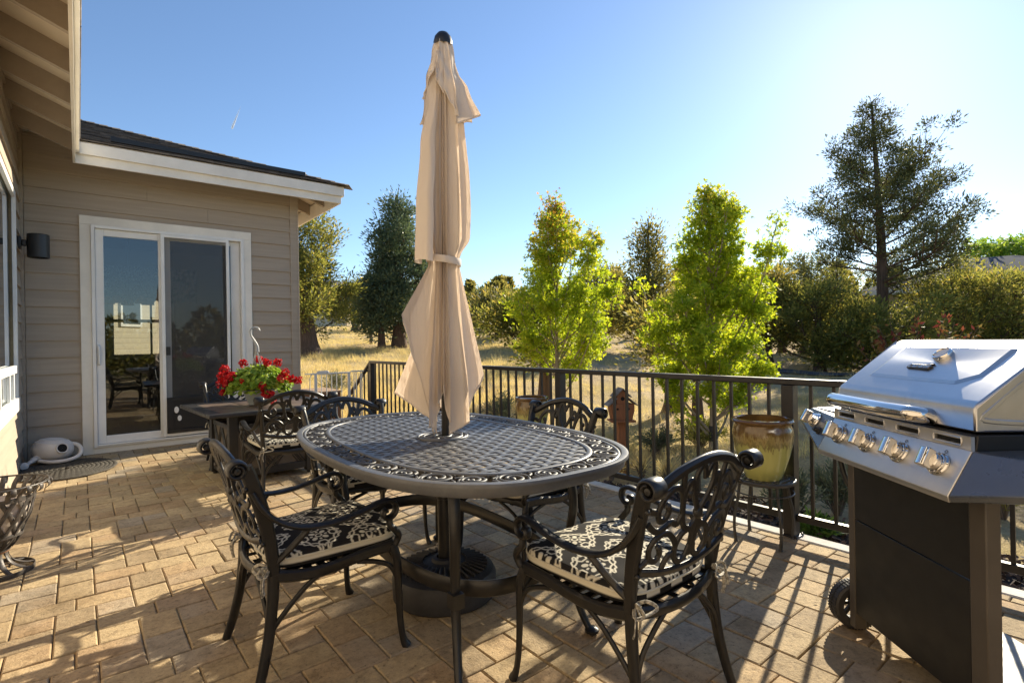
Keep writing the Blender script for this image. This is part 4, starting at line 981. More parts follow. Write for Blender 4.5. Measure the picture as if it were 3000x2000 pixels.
mb.build('base_frame', M['fence'], ft, bevel=.003)
mb = MB()
for sx in (-1, 1):
    for sy in (-1, 1): mb.lathe([(.001, .03), (.016, .03), (.020, .01), (.018, 0), (.001, 0)], 12, (sx * .32, sy * .29, 0))
mb.build('foot', M['black'], ft, smooth=40)
GB = Vector((1.275, 5.22, .63))
gb = thing('flower_basket', 'grey hanging basket of red geraniums standing on the fire table', 'flower basket', GB)
mb = MB(); mb.lathe([(.001, .006), (.075, .0), (.085, .004), (.120, .085), (.132, .125), (.138, .128), (.138, .136), (.128, .136), (.12, .11), (.001, .10)], 36); mb.build('pot', mat('grey_plastic_pot', (.30, .33, .34), .45, 0, .06, 8), gb, smooth=40)
mb = MB(); wire = [(.001, 0)]
hk = Vector((-.03, -.05, .50))
for k in range(4):
    a = .4 + k * math.pi / 2; e = Vector((.133 * math.cos(a), .133 * math.sin(a), .13)); mb.tube([e, e.lerp(hk, .5) + Vector((.01 * math.cos(a * 3), .01, 0)), hk], .0035, 6)
mb.sweep(catmull([hk + Vector((.008, 0, -.02)), hk + Vector((.006, 0, .03)), hk + Vector((-.015, 0, .08)), hk + Vector((-.042, 0, .13)), hk + Vector((-.046, 0, .175)), hk + Vector((-.018, 0, .202)), hk + Vector((.016, 0, .195)), hk + Vector((.030, 0, .170))], 6), rrect(.010, .016, .4), (0, 1, 0), scale=[2.2 - 1.2 * min(1, i / 16) for i in range(43)])
mb.build('hanger', mat('grey_plastic', (.33, .35, .36), .4, 0, .05, 8), gb, smooth=45)
def discs(P, N, r, cup=.25, n=7):
    V = []; F = []
    for p, nn, rr in zip(P, N, r):
        nn = Vector(nn).normalized(); a = nn.orthogonal().normalized(); b = nn.cross(a); p = Vector(p); ph = random.uniform(0, 6); k0 = len(V); V.append(p - nn * rr * cup)
        for i in range(n * 2):
            t = ph + math.pi * i / n; q = rr * (1 if i % 2 else .86); V.append(p + a * q * math.cos(t) + b * q * math.sin(t) + nn * random.uniform(-.1, .1) * rr)
        for i in range(n * 2): F.append((k0, k0 + 1 + i, k0 + 1 + (i + 1) % (n * 2)))
    return [tuple(v) for v in V], F
P = []; N = []; r_ = []
rg = random.Random(11)
for i in range(1150):
    a = rg.uniform(0, 6.283); e = math.acos(rg.uniform(-.12, 1)); s = rg.uniform(.55, 1) ** .6
    d = Vector((math.sin(e) * math.cos(a), math.sin(e) * math.sin(a), math.cos(e)))
    p = Vector((d.x * .285 * s, d.y * .285 * s, .17 + d.z * .19 * s + (-.03 if d.z < -.05 else 0)))
    P.append(p); N.append((d.x * .6 + rg.uniform(-.5, .5), d.y * .6 + rg.uniform(-.5, .5), .55 + d.z * .3 + rg.uniform(-.4, .4))); r_.append(rg.uniform(.016, .030))
V, F = discs(P, N, r_)
M['geranium'] = leafmat('geranium_leaf', [(.1, (.10, .19, .02)), (.4, (.20, .32, .035)), (.75, (.36, .45, .07)), (.95, (.42, .44, .10))], .45)
npmesh('foliage', V, F, M['geranium'], gb)
M['petal'] = leafmat('red_petal', [(.1, (.30, .004, .008)), (.5, (.50, .008, .012)), (.9, (.62, .02, .02))], .25)
FLW = [(590, 55), (735, 20), (868, 45), (985, 45), (495, 108), (400, 192), (520, 172), (592, 182), (565, 243), (512, 272), (395, 268), (730, 230), (922, 292), (455, 365), (1110, 150), (1085, 205), (1148, 225), (1195, 240), (950, 378), (1000, 372), (1008, 430)]
stemmb = MB()
for i, (zx, zy) in enumerate(FLW):
    px, py = 560 + zx / 3.825, 1050 + zy / 3.825
    D = GB.x * FW[0] + GB.y * FW[1]; q = Vector(at(px, py, D)) - GB; off = math.sqrt(max(0, .07 - q.x ** 2 - q.y ** 2 * .2)) * .9
    q += Vector(-FW) * (off if zy > 100 else rg.uniform(-.06, .08))
    big = .043 if i not in (11, 13, 19) else .031
    pp = []; nn = []; rr = []
    for k in range(58):
        d = Vector((rg.gauss(0, 1), rg.gauss(0, 1), rg.gauss(.2, 1))).normalized(); pp.append(q + d * big * rg.uniform(.55, 1)); nn.append(d + Vector((rg.gauss(0, .3), rg.gauss(0, .3), rg.gauss(0, .3)))); rr.append(rg.uniform(.009, .014))
    V, F = discs(pp, nn, rr, .3, 4); npmesh('flower', V, F, M['petal'], gb)
    stemmb.tube([Vector((q.x * .3, q.y * .3, .14)), Vector((q.x * .7, q.y * .7, q.z * .7 + .06)), q], .0028, 5)
stemmb.build('stem', M['geranium'], gb)
# ================================================================ things by the house wall
dm = thing('door_mat', 'dark braided oval mat on the pavers beside the sliding door', 'door mat', (-.11, 6.70, .002))
mb = MB()
for k in range(11):
    s = 1 - k / 11.2
    mb.sweep([(.385 * s * math.cos(a) + .002 * math.sin(40 * a), .50 * s * math.sin(a), .008 + .002 * math.sin(a * 60 * s)) for a in np.linspace(0, 2 * math.pi, 161)[:-1]], rrect(.012, .036, .4), (0, 0, 1), closed=True)
mb.build('braid', mat('braided_rubber', (.055, .048, .038), .85, 0, .5, 30, .8, 120), dm, smooth=60)
wc = thing('watering_can', 'white plastic watering can with long spout lying by the house corner', 'watering can', (-.215, 7.17, .012))
wm = mat('white_can_plastic', (.68, .64, .60), .45, 0, .08, 8)
mb = MB(); Mt = Matrix.Translation((0, .03, .125)) @ Matrix.Rotation(R(8), 4, 'Y')
mb.lathe([(.001, -.112), (.07, -.108), (.125, -.085), (.160, -.045), (.172, 0), (.166, .04), (.150, .07), (.152, .074), (.118, .098), (.119, .101), (.07, .116), (.001, .122)], 40, M=Mt); body = mb.build('body', wm, wc, smooth=50)
mb = MB(); d = Vector((.42, -.86, .28)).normalized(); q = d.to_track_quat('Z', 'Y').to_matrix().to_4x4(); c = Vector((.074, -.118, .150))
mb.lathe([(.052, -.03), (.055, .006), (.050, .014), (.042, .012), (.040, -.02)], 28, M=Matrix.Translation(c) @ q); mb.build('spout_collar', wm, body, smooth=50)
mb = MB(); mb.lathe([(.001, .009), (.0435, .009)], 24, M=Matrix.Translation(c) @ q); mb.build('filler_hole_shade', M['dark'], body)  # black disc put in for the shade inside the filler mouth
mb = MB(); mb.tube(catmull([(-.07, -.04, .09), (-.13, -.08, .065), (-.175, -.14, .038), (-.20, -.19, .028)], 6), [.042 - .026 * min(1, i / 12) for i in range(19)], 14); mb.build('spout', wm, wc, smooth=50)
mb = MB(); mb.lathe([(.014, -.03), (.026, -.012), (.036, .014), (.034, .022), (.001, .030)], 20, M=Matrix.Translation((-.208, -.212, .030)) @ Matrix.Rotation(R(25), 4, 'Z') @ Matrix.Rotation(R(88), 4, 'X')); mb.build('rose', wm, wc, smooth=40)
mb = MB(); mb.tube(catmull([(-.10, -.10, .045), (0, -.155, .028), (.12, -.15, .030), (.205, -.10, .055), (.225, -.03, .11), (.19, .02, .155), (.12, .035, .175)], 7), .019, 12); mb.build('handle', wm, wc, smooth=50)
ur = thing('basket_planter', 'rusty strap metal urn standing on the pavers at the lower left', 'planter', (-.36, 3.87, 0), R(0))
sm = mat('worn_strap_metal', (.055, .058, .060), .5, .25, .5, 22, .4, 70, base2=(.12, .10, .085))
rustm = mat('rusted_metal', (.16, .07, .03), .8, 0, .5, 18, .5, 80)
def pr_(z): return pl(z, [(.11, .060), (.14, .075), (.20, .120), (.33, .160), (.40, .172), (.43, .200), (.46, .228)])
for z, w_ in ((.128, .016), (.20, .016), (.395, .022)):
    mb = MB(); mb.sweep([(pr_(z) * math.cos(a), pr_(z) * math.sin(a), z) for a in np.linspace(0, 6.283, 49)[:-1]], rrect(w_, .004), (0, 0, 1), closed=True); mb.build('ring', sm, ur, smooth=40)
mb = MB(); mb.sweep([(.165 * math.cos(a), .165 * math.sin(a), .012) for a in np.linspace(0, 6.283, 49)[:-1]], rrect(.024, .004), (0, 0, 1), closed=True); mb.build('ring', sm, ur, smooth=40)
mb = MB(); mb.tube([(.228 * math.cos(a), .228 * math.sin(a), .462) for a in np.linspace(0, 6.283, 65)[:-1]], .005, 8, closed=True)
mb.build('ring', sm, ur, smooth=40)
for sg in (1, -1):
    for k in range(14):
        mb = MB(); a0 = k * 2 * math.pi / 14
        mb.sweep(catmull([((pr_(z) + sg * .002) * math.cos(a0 + sg * (z - .13) * 3.2), (pr_(z) + sg * .002) * math.sin(a0 + sg * (z - .13) * 3.2), z) for z in (.128, .18, .24, .30, .36, .395)], 4), rrect(.003, .022), None); mb.build('strap', sm, ur, smooth=50)
for k in range(22):
    mb = MB(); a = k * 2 * math.pi / 22; mb.sweep(catmull([(r0 * math.cos(a), r0 * math.sin(a), z) for r0, z in ((.172, .385), (.180, .42), (.212, .452), (.236, .462), (.240, .44), (.225, .425))], 4), rrect(.024, .003), (-math.sin(a), math.cos(a), 0)); mb.build('rim_strap', sm, ur, smooth=50)
for k in range(10):
    mb = MB(); a = k * 2 * math.pi / 10 + .2; mb.sweep(catmull([(r0 * math.cos(a), r0 * math.sin(a), z) for r0, z in ((.058, .13), (.062, .09), (.085, .05), (.13, .025), (.163, .02))], 4), rrect(.024, .003), (-math.sin(a), math.cos(a), 0)); mb.build('foot_strap', sm, ur, smooth=50)
mb = MB(); mb.lathe([(.058, .105), (.066, .112), (.064, .135), (.058, .138)], 32); mb.build('collar', rustm, ur, smooth=40)
mb = MB(); mb.lathe([(.001, .14), (.07, .142), (.115, .20), (.150, .33), (.158, .37), (.13, .36), (.001, .34)], 28); mb.build('liner', mat('pale_liner', (.48, .42, .36), .7, 0, .15, 12, .5, 25), ur, smooth=40)
# ================================================================ gas grill
GX, GY, GT = 2.12, .566, -2.279
gr = thing('gas_grill', 'stainless gas grill with black cabinet and four chrome knobs by the fence', 'grill', (GX, GY, 0), GT)
blk = mat('black_grill_enamel', (.0075, .007, .0068), .46, 0, .2, 6, rvar=.08)
greym = mat('dark_shelf_paint', (.13, .145, .175), .30, .6, .12, 5, rvar=.07)
def steel_mat():
    m, nt, b, out = newmat('stainless_steel'); tc = nd(nt, 'ShaderNodeTexCoord')
    mp = nd(nt, 'ShaderNodeMapping', {'Vector': tc.outputs['Object'], 'Scale': (3, 160, 160)}); n1 = nd(nt, 'ShaderNodeTexNoise', {'Vector': mp.outputs[0], 'Scale': 4, 'Detail': 3})
    n2 = nd(nt, 'ShaderNodeTexNoise', {'Vector': tc.outputs['Object'], 'Scale': 7, 'Detail': 6, 'Roughness': .7, 'Distortion': 1.2})
    ad = nd(nt, 'ShaderNodeMath', {0: n1.outputs['Fac'], 1: .12}, operation='MULTIPLY'); a2 = nd(nt, 'ShaderNodeMath', {0: n2.outputs['Fac'], 1: .16}, operation='MULTIPLY')
    s = nd(nt, 'ShaderNodeMath', {0: ad.outputs[0], 1: a2.outputs[0]}, operation='ADD'); s2 = nd(nt, 'ShaderNodeMath', {0: s.outputs[0], 1: .25}, operation='ADD'); nt.links.new(s2.outputs[0], b.inputs['Roughness'])
    nt.links.new(ramp(nt, n2.outputs['Fac'], [(.3, (.55, .55, .56)), (.7, (.63, .63, .63))]), b.inputs['Base Color']); b.inputs['Metallic'].default_value = 1; b.inputs['Anisotropic'].default_value = .5
    return m
stl = steel_mat(); M['stl'] = stl
MZY = Matrix(((0, 0, 1, 0), (1, 0, 0, 0), (0, 1, 0, 0), (0, 0, 0, 1)))     # prism poly (v,z) extruded along u
# cabinet
mb = MB(); mb.bb(-.264, .264, .022, .036, .465, .705); mb.bb(-.264, .264, .022, .036, .10, .461)
cab = mb.build('cabinet_front', blk, gr, bevel=.002)
pmt = mat('cabinet_post_paint', (.075, .062, .05), .45, 0, .15, 6)
for u0, u1, v0, v1 in ((-.303, -.265, .02, .062), (.265, .322, .02, .062), (-.303, -.265, .40, .44), (.284, .322, .40, .44)): mb = MB(); mb.bb(u0, u1, v0, v1, .035, .72); mb.build('cabinet_post', pmt, gr, bevel=.004)
mb = MB(); mb.bb(-.303, -.293, .062, .40, .10, .70); mb.build('side_panel', blk, gr)
mb = MB(); mb.bb(-.29, .62 - .30, .036, .45, .096, .104); mb.bb(.30, .322, .062, .40, .072, .11); mb.build('bottom_shelf', mat('galvanised_shelf', (.34, .34, .335), .55, .1, .15, 9, rvar=.1), gr, bevel=.003)
# firebox
mb = MB(); mb.prism([(.0, .715), (-.002, .842), (.006, .888), (.455, .888), (.455, .74), (.40, .70)], -.318, .318, MZY); mb.build('firebox', blk, gr, bevel=.004)
# vent strip with slots
mb = MB()
u_s = [-.24, -.08, .08, .24]; z0, z1 = .846, .884
edges = [-.322]
for u in u_s: edges += [u - .046, u + .046]
edges.append(.322)
for i in range(0, len(edges), 2): mb.bb(edges[i], edges[i + 1], -.016, -.006, z0, z1)
for u in u_s: mb.bb(u - .046, u + .046, -.016, -.006, z0, .8585); mb.bb(u - .046, u + .046, -.016, -.006, .8725, z1)
vent = mb.build('vent_strip', stl, gr)
for u in u_s: mb = MB(); mb.bb(u - .048, u + .048, -.009, -.004, .857, .874); mb.build('vent_slot_shade', M['dark'], vent)  # black strips put in for the dark behind each slot
for u in u_s: mb = MB(); mb.sweep([(u - .049, -.0165, .8545), (u + .049, -.0165, .8545), (u + .052, -.0165, .866), (u + .049, -.0165, .8765), (u - .049, -.0165, .8765), (u - .052, -.0165, .866)], circ(6, .0022), (0, 1, 0), closed=True); mb.build('slot_rim', stl, vent, smooth=40)
# control panel
P0 = Vector((0, -.014, .846)); P1 = Vector((0, -.083, .722)); pn = Vector((0, -(P0.z - P1.z), (P0.y - P1.y))).normalized()
mb = MB(); mb.prism([(-.004, .846), (-.014, .846), (-.083, .722), (-.079, .704), (-.073, .704), (-.073, .72)], -.322, .322, MZY)
pan = mb.build('control_panel', stl, gr, bevel=.0025)
fr = Matrix((Vector((1, 0, 0)), (P0 - P1).normalized(), pn)).transposed().to_4x4()
def onpanel(u, f): q = fr.copy(); q.translation = P1.lerp(P0, f) + Vector((u, 0, 0)) + pn * .001; return q
def knob(u, f, s=1.0):
    mb = MB(); T = onpanel(u, f) @ Matrix.Scale(s, 4)
    mb.lathe([(.0345, 0), (.0345, .004), (.031, .0075), (.030, .013), (.027, .014), (.0265, .010)], 40, M=T); bz = mb.build('knob_bezel', M['chrome'], gr, smooth=30)
    mb = MB(); mb.lathe([(.026, .010), (.0255, .028), (.0235, .031), (.001, .031)], 40, M=T)
    kn = mb.build('knob_skirt', M['chrome'], bz, smooth=30)
    mb = MB(); T2 = T @ Matrix.Rotation(R(8), 4, 'Z')
    mb.prism([(-.013, .028), (.013, .028), (.0155, .056), (.009, .061), (-.009, .061), (-.0155, .056)], -.028, .028, T2 @ Matrix(((1, 0, 0, 0), (0, 0, 1, 0), (0, 1, 0, 0), (0, 0, 0, 1))))
    mb.build('knob_grip', M['chrome'], bz, bevel=.003, seg=3)
    mb = MB(); ring = [T @ Vector((.002 + .0045 * math.cos(a), .042 + .0045 * math.sin(a), .0005)) for a in np.linspace(0, 6.283, 17)[:-1]]
    mb.tube(ring, .0008, 4, closed=True)
    for k in range(7):
        a = R(120 + k * 14); mb.ball(T @ Vector((.041 * math.cos(a), .041 * math.sin(a), .0003)), .0011 + .00022 * k, 6)
    mb.build('dial_mark', M['black'], bz)
for u in u_s: knob(u + .005, .56)
# side shelves
def shelf(s, name):
    A0, A1 = Vector((s * .323, -.0135, .845)), Vector((s * .323, -.0825, .722)); B0, B1 = Vector((s * .585, .035, .850)), Vector((s * .60, -.005, .798))
    mb = MB(); C0, C1 = Vector((s * .585, .40, .850)), Vector((s * .323, .40, .850)); dn = Vector((0, .006, -.018))
    V = [A0, B0, B1, A1, C0, C1, B1 + dn, A1 + dn, C0 + Vector((0, 0, -.05)), C1 + Vector((0, 0, -.05)), A0 + Vector((0, .04, -.06)), ]
    mb.add(V, [(0, 1, 2, 3), (0, 5, 4, 1), (3, 2, 6, 7), (1, 4, 8, 6, 2), (7, 6, 8, 9), (5, 9, 8, 4), (0, 3, 7, 9, 5)])
    return mb.build(name, greym, gr, bevel=.004)
sl = shelf(-1, 'side_shelf'); shelf(1, 'side_shelf')
mb = MB(); mb.bb(-.57, -.34, .05, .37, .8505, .8545); mb.build('burner_cover', stl, gr, bevel=.002)
fa = Vector((-.323, -.0135, .845)); fb = Vector((-.585, .035, .850)); fc = Vector((-.323, -.0825, .722))
nn = (fc - fa).cross(fb - fa).normalized(); nn = nn if nn.y < 0 else -nn
def side_frame(p):
    xa = (fa - fb).normalized(); ya = nn.cross(xa); q = Matrix((xa, ya, nn)).transposed().to_4x4(); q.translation = p; return q
_op = onpanel; onpanel = lambda u, f: side_frame(Vector((-.455, .0105, .8475)).lerp(Vector((-.46, -.048, .762)), .42) + nn * .0015); knob(0, 0, .95); onpanel = _op
mb = MB(); T = side_frame(Vector((-.385, -.002, .846)).lerp(Vector((-.385, -.066, .742)), .62) + nn * .001)
mb.lathe([(.015, 0), (.015, .004), (.011, .006), (.011, .016), (.009, .018), (.0095, .024), (.001, .025)], 20, M=T); mb.build('igniter_button', M['black'], gr, smooth=30)
# lid
prof = [(.004, .894), (0, .900), (0, .958), (.006, .972), (.018, .982), (.218, 1.134), (.240, 1.145), (.285, 1.147), (.36, 1.12), (.43, 1.04), (.455, .95), (.455, .894)]
mb = MB(); mb.prism(prof, -.318, .318, MZY); lid = mb.build('lid', stl, gr, bevel=.016, seg=4)
mb = MB()   # pressed panel on the slope, with sloping shoulders
sd = (Vector((0, .218, 1.134)) - Vector((0, .018, .982))).normalized(); sn = Vector((0, -sd.z, sd.y))
def sl_(u, t, h): p = Vector((0, .018, .982)) + sd * (t * .2512) + sn * h; return Vector((u, p.y, p.z))
oc = [(-.23, .22), (.17, .22), (.23, .40), (.23, .93), (-.23, .93)]; ic = [(-.215, .27), (.165, .27), (.215, .42), (.215, .90), (-.215, .90)]
mb.add([sl_(u, t, .0004) for u, t in oc] + [sl_(u, t, -.0 + .0045) for u, t in ic], [(i, (i + 1) % 5, 5 + (i + 1) % 5, 5 + i) for i in range(5)] + [(5, 6, 7, 8, 9)])
mb.build('lid_panel', stl, lid)
for s in (-1, 1):   # end cheeks with a pressed outline
    mb = MB()
    pts = [(.05, .925), (.05, .965), (.235, 1.108), (.30, 1.112), (.39, 1.03), (.41, .925)]
    mb.sweep(catmull([(s * .3185, v, z) for v, z in pts], 5, True), rrect(.006, .014, .4), (1, 0, 0), closed=True)
    mb.sweep([(s * .3185, .012, .900), (s * .3185, .010, .955), (s * .3185, .235, 1.135)], rrect(.004, .022, .4), (1, 0, 0)); mb.build('lid_cheek', stl, lid, smooth=40)
mb = MB()
hp = catmull([(-.272, -.0, .918), (-.272, -.028, .922), (-.262, -.050, .925), (-.23, -.058, .926), (0, -.066, .926), (.12, -.058, .926), (.148, -.050, .925), (.158, -.028, .922), (.158, 0, .918)], 7)
mb.tube(hp, .0245, 20); mb.lathe([(.001, -.004), (.020, -.004), (.020, .004), (.001, .004)], 16, M=Matrix.Translation((-.272, -.004, .918)) @ Matrix.Rotation(R(90), 4, 'X')); mb.lathe([(.001, -.004), (.020, -.004), (.020, .004), (.001, .004)], 16, M=Matrix.Translation((.158, -.004, .918)) @ Matrix.Rotation(R(90), 4, 'X'))
mb.build('lid_handle', M['chrome'], lid, smooth=40)
Ts = Matrix((Vector((1, 0, 0)), sd, sn)).transposed().to_4x4()
def onlid(u, t): q = Ts.copy(); q.translation = sl_(u, t, .0046); return q
mb = MB(); mb.lathe([(.030, 0), (.0305, .011), (.028, .016), (.0245, .017), (.0235, .014)], 40, M=onlid(.008, .72)); th_ = mb.build('thermometer', M['chrome'], lid, smooth=30)
mb = MB(); mb.lathe([(.001, .0136), (.0237, .0136)], 40, M=onlid(.008, .72)); mb.build('dial_face', mat('dial_white', (.62, .62, .60), .2), th_)
# badge with raised letters
mb = MB(); T = onlid(-.028, .46)
mb.prism([(-.052, -.009), (.046, -.012), (.054, .004), (.040, .010), (.050, .018), (.030, .016), (.022, .011), (-.046, .012), (-.056, .002)], 0, .006, T); bd = mb.build('badge', M['black'], lid, bevel=.001)
cu = bpy.data.curves.new('badge_letters', 'FONT'); cu.body = 'Char-Broil'; cu.size = .0215; cu.align_x = 'CENTER'; cu.align_y = 'CENTER'; cu.extrude = .0008; cu.shear = .25
to = bpy.data.objects.new('tmp', cu); COL.objects.link(to); dg = bpy.context.evaluated_depsgraph_get(); me = bpy.data.meshes.new_from_object(to.evaluated_get(dg)); bpy.data.objects.remove(to)
me.transform(T @ Matrix.Translation((-.002, .0, .0068))); me.materials.clear(); me.materials.append(M['chrome']); lt = bpy.data.objects.new('badge_letters', me); COL.objects.link(lt); lt.parent = bd
# wheels on the left end
whm = mat('wheel_plastic', (.040, .037, .035), .6, 0, .2, 12)
for v in (.07, .40):
    mb = MB(); T = Matrix.Translation((-.352, v, .093)) @ Matrix.Rotation(R(90), 4, 'Y')
    mb.lathe([(.060, -.030), (.083, -.032), (.090, -.026), (.090, -.003), (.086, -.003), (.086, .003), (.090, .003), (.090, .026), (.083, .032), (.060, .030)], 60, M=T)
    for k in range(48):
        a = k * 2 * math.pi / 48
        for z in (-.0145, .0145): mb.box((0, 0, 0), (.0055, .0065, .023), M=T @ Matrix.Rotation(a, 4, 'Z') @ Matrix.Translation((.0905, 0, z)))
    wh = mb.build('wheel', whm, gr, smooth=35)
    mb = MB(); mb.lathe([(.060, -.026), (.058, -.022), (.056, .022), (.060, .026)], 40, M=T); mb.lathe([(.001, -.022), (.018, -.022), (.021, -.016), (.021, .020), (.001, .022)], 20, M=T)
    for k in range(7): mb.box((0, 0, 0), (.042, .013, .012), M=T @ Matrix.Rotation(k * 2 * math.pi / 7 + .2, 4, 'Z') @ Matrix.Translation((.038, 0, -.010)))
    mb.build('rim', whm, wh, smooth=35)
    mb = MB(); mb.lathe([(.001, -.0245), (.008, -.0245), (.009, -.021)], 14, M=T); mb.build('axle_cap', mat('brass_axle', (.55, .42, .2), .35, .8), wh, smooth=30)
mb = MB(); mb.tube([(-.33, .07, .093), (-.28, .07, .093)], .006, 8); mb.bb(-.30, -.268, .055, .085, .06, .12); mb.build('axle', M['black'], gr)
mb = MB(); mb.tube(catmull([(-.36, .03, .71), (-.37, .035, .66), (-.352, .05, .58), (-.32, .08, .53), (-.27, .14, .50), (-.1, .22, .42)], 6), .0105, 10); mb.build('gas_hose', M['black'], gr, smooth=50)
mb = MB(); mb.tube(catmull([(.30, .30, .62), (.42, .40, .44), (.55, .46, .36), (.80, .52, .30)], 6), .012, 10); mb.build('gas_hose', M['black'], gr, smooth=50)
# ================================================================ fence
fe = thing('metal_fence', 'dark bronze metal railing along the patio edge with square posts', 'fence', (3.225, 3.29, 0))
fx = 0
for y in (7.1, 5.2, 3.29, 1.38, -.53):
    mb = MB(); yy = y - 3.29; mb.bb(-.034, .034, yy - .034, yy + .034, .002, .885); mb.bb(-.05, .05, yy - .05, yy + .05, .0045, .012)
    for a in (-1, 1):
        for b in (-1, 1): mb.lathe([(.007, .012), (.007, .02), (.001, .021)], 8, (a * .042, yy + b * .042, 0))
    mb.build('post', M['fence'], fe, bevel=.003)
mb = MB(); mb.bb(-.030, .030, -4.6, 3.85, .886, .922); mb.build('top_rail', M['fence'], fe, bevel=.006)
segs = [(7.1, 5.2), (5.2, 3.29), (3.29, 1.38), (1.38, -.53)]
mb = MB()
for a, b in segs: mb.bb(-.018, .018, b + .035 - 3.29, a - .035 - 3.29, .098, .136)
mb.bb(-.018, .018, -4.6, -.53 - .035 - 3.29, .098, .136)
mb.build('bottom_rail', M['fence'], fe, bevel=.003)
for a, b in segs:
    n = 16
    for k in range(1, n):
        y = b + (a - b) * k / n - 3.29; mb = MB(); mb.bb(-.0085, .0085, y - .0085, y + .0085, .137, .886); mb.build('baluster', M['fence'], fe)
for k in range(1, 6): mb = MB(); y = -.53 - k * .119 - 3.29; mb.bb(-.0085, .0085, y - .0085, y + .0085, .137, .886); mb.build('baluster', M['fence'], fe)
mb = MB(); mb.sweep([(0, 3.84, .900), (0, 4.75, .30)], rrect(.034, .055, .2), (0, 0, 1)); mb.build('stair_rail', M['fence'], fe)
mb = MB()
for k in range(6): y = 3.93 + k * .14; zt = .90 - (y - 3.84) * .66; mb.bb(-.0085, .0085, y - .0085, y + .0085, -.2, zt)
mb.build('stair_baluster', M['fence'], fe)
# ---- white baby gate between the house corner and the fence
ga = thing('baby_gate', 'white metal baby gate between the house corner and the railing', 'gate', (2.34, 7.22, 0), math.atan2(-.10, .86))
wg = mat('white_gate_paint', (.72, .71, .68), .4, 0, .05, 6)
mb = MB(); mb.bb(0.06, .60, -.010, .010, .760, .780); mb.bb(.06, .78, -.010, .010, .035, .055); mb.bb(.605, .78, -.010, .010, .775, .795); mb.bb(-.01, .06, -.008, .008, .764, .778); mb.build('frame', wg, ga, bevel=.003)
for x in (.13, .575): mb = MB(); mb.bb(x - .018, x + .018, -.012, .012, .056, .776); mb.build('upright', wg, ga, bevel=.003)
for k in range(5): mb = MB(); x = .205 + k * .067; mb.tube([(x, 0, .056), (x, 0, .762)], .0065, 8); mb.build('bar', wg, ga, smooth=50)
for k in range(2): mb = MB(); x = .675 + k * .06; mb.tube([(x, 0, .056), (x, 0, .777)], .0065, 8); mb.build('bar', wg, ga, smooth=50)
for a, b in ((.06, .085), (.645, .61), (.755, .79)): mb = MB(); mb.tube(catmull([(a + (.02 if a < .5 else 0), 0, .77), (a, 0, .72), (a if a > .5 else .055, 0, .64), (a if a > .5 else .055, 0, .056)], 5), .0065, 8); mb.build('bar', wg, ga, smooth=50)
mb = MB(); mb.prism([(-.085, 0), (-.06, .022), (.06, .026), (.085, .006), (.07, -.02), (-.07, -.022)], -.012, .012, Matrix.Translation((.225, 0, .785)) @ Matrix.Rotation(R(90), 4, 'X')); mb.build('latch', wg, ga, bevel=.004)
mb = MB(); mb.bb(.78, .85, -.008, .008, .765, .785); mb.build('wall_bracket', M['black'], ga, bevel=.002)
sb = thing('step_box', 'weathered wooden step box behind the white gate', 'wooden box', (2.72, 8.05, 0))
wd = mat('weathered_wood', (.26, .18, .12), .85, 0, .25, 6, .6, 50, stretch=(1, 12, 12))
mb = MB()
for k in range(5): mb.bb(-.36, .30, -.38 + k * .152, -.38 + k * .152 + .146, .455, .485)
mb.build('lid_board', wd, sb, bevel=.004)
mb = MB(); mb.bb(-.34, .28, -.36, .36, -.5, .455); mb.build('side_board', mat('red_brown_wood', (.17, .085, .05), .8, 0, .25, 6, .4, 40), sb)
# ================================================================ plant stands and glazed pots
def glaze():
    m, nt, b, out = newmat('drip_glaze'); tc = nd(nt, 'ShaderNodeTexCoord'); sp = nd(nt, 'ShaderNodeSeparateXYZ', {0: tc.outputs['Object']})
    an = nd(nt, 'ShaderNodeMath', {0: sp.outputs[1], 1: sp.outputs[0]}, operation='ARCTAN2')
    cb = nd(nt, 'ShaderNodeCombineXYZ', {0: an.outputs[0], 1: 0, 2: nd(nt, 'ShaderNodeMath', {0: sp.outputs[2], 1: 1.6}, operation='MULTIPLY').outputs[0]})
    n1 = nd(nt, 'ShaderNodeTexNoise', {'Vector': cb.outputs[0], 'Scale': 9, 'Detail': 4, 'Roughness': .7})
    sh = nd(nt, 'ShaderNodeMath', {0: n1.outputs['Fac'], 1: .20}, operation='MULTIPLY'); zz = nd(nt, 'ShaderNodeMath', {0: sp.outputs[2], 1: sh.outputs[0]}, operation='ADD')
    col = ramp(nt, zz.outputs[0], [(.22, (.50, .49, .15)), (.285, (.45, .43, .13)), (.305, (.20, .16, .06)), (.33, (.36, .28, .10)), (.36, (.18, .11, .035)), (.43, (.13, .07, .02))])
    nt.links.new(col, b.inputs['Base Color']); b.inputs['Roughness'].default_value = .12; b.inputs['Coat Weight'].default_value = .6; b.inputs['Coat Roughness'].default_value = .05
    bp = nd(nt, 'ShaderNodeBump', {'Height': n1.outputs['Fac'], 'Strength': .25, 'Distance': .004}); nt.links.new(bp.outputs[0], b.inputs['Normal']); return m
GZ = glaze(); soil = mat('potting_soil', (.03, .022, .016), .95, 0, .4, 40, 1, 60)
stm = mat('stand_iron', (.045, .044, .043), .42, 0, .3, 16, rvar=.1)
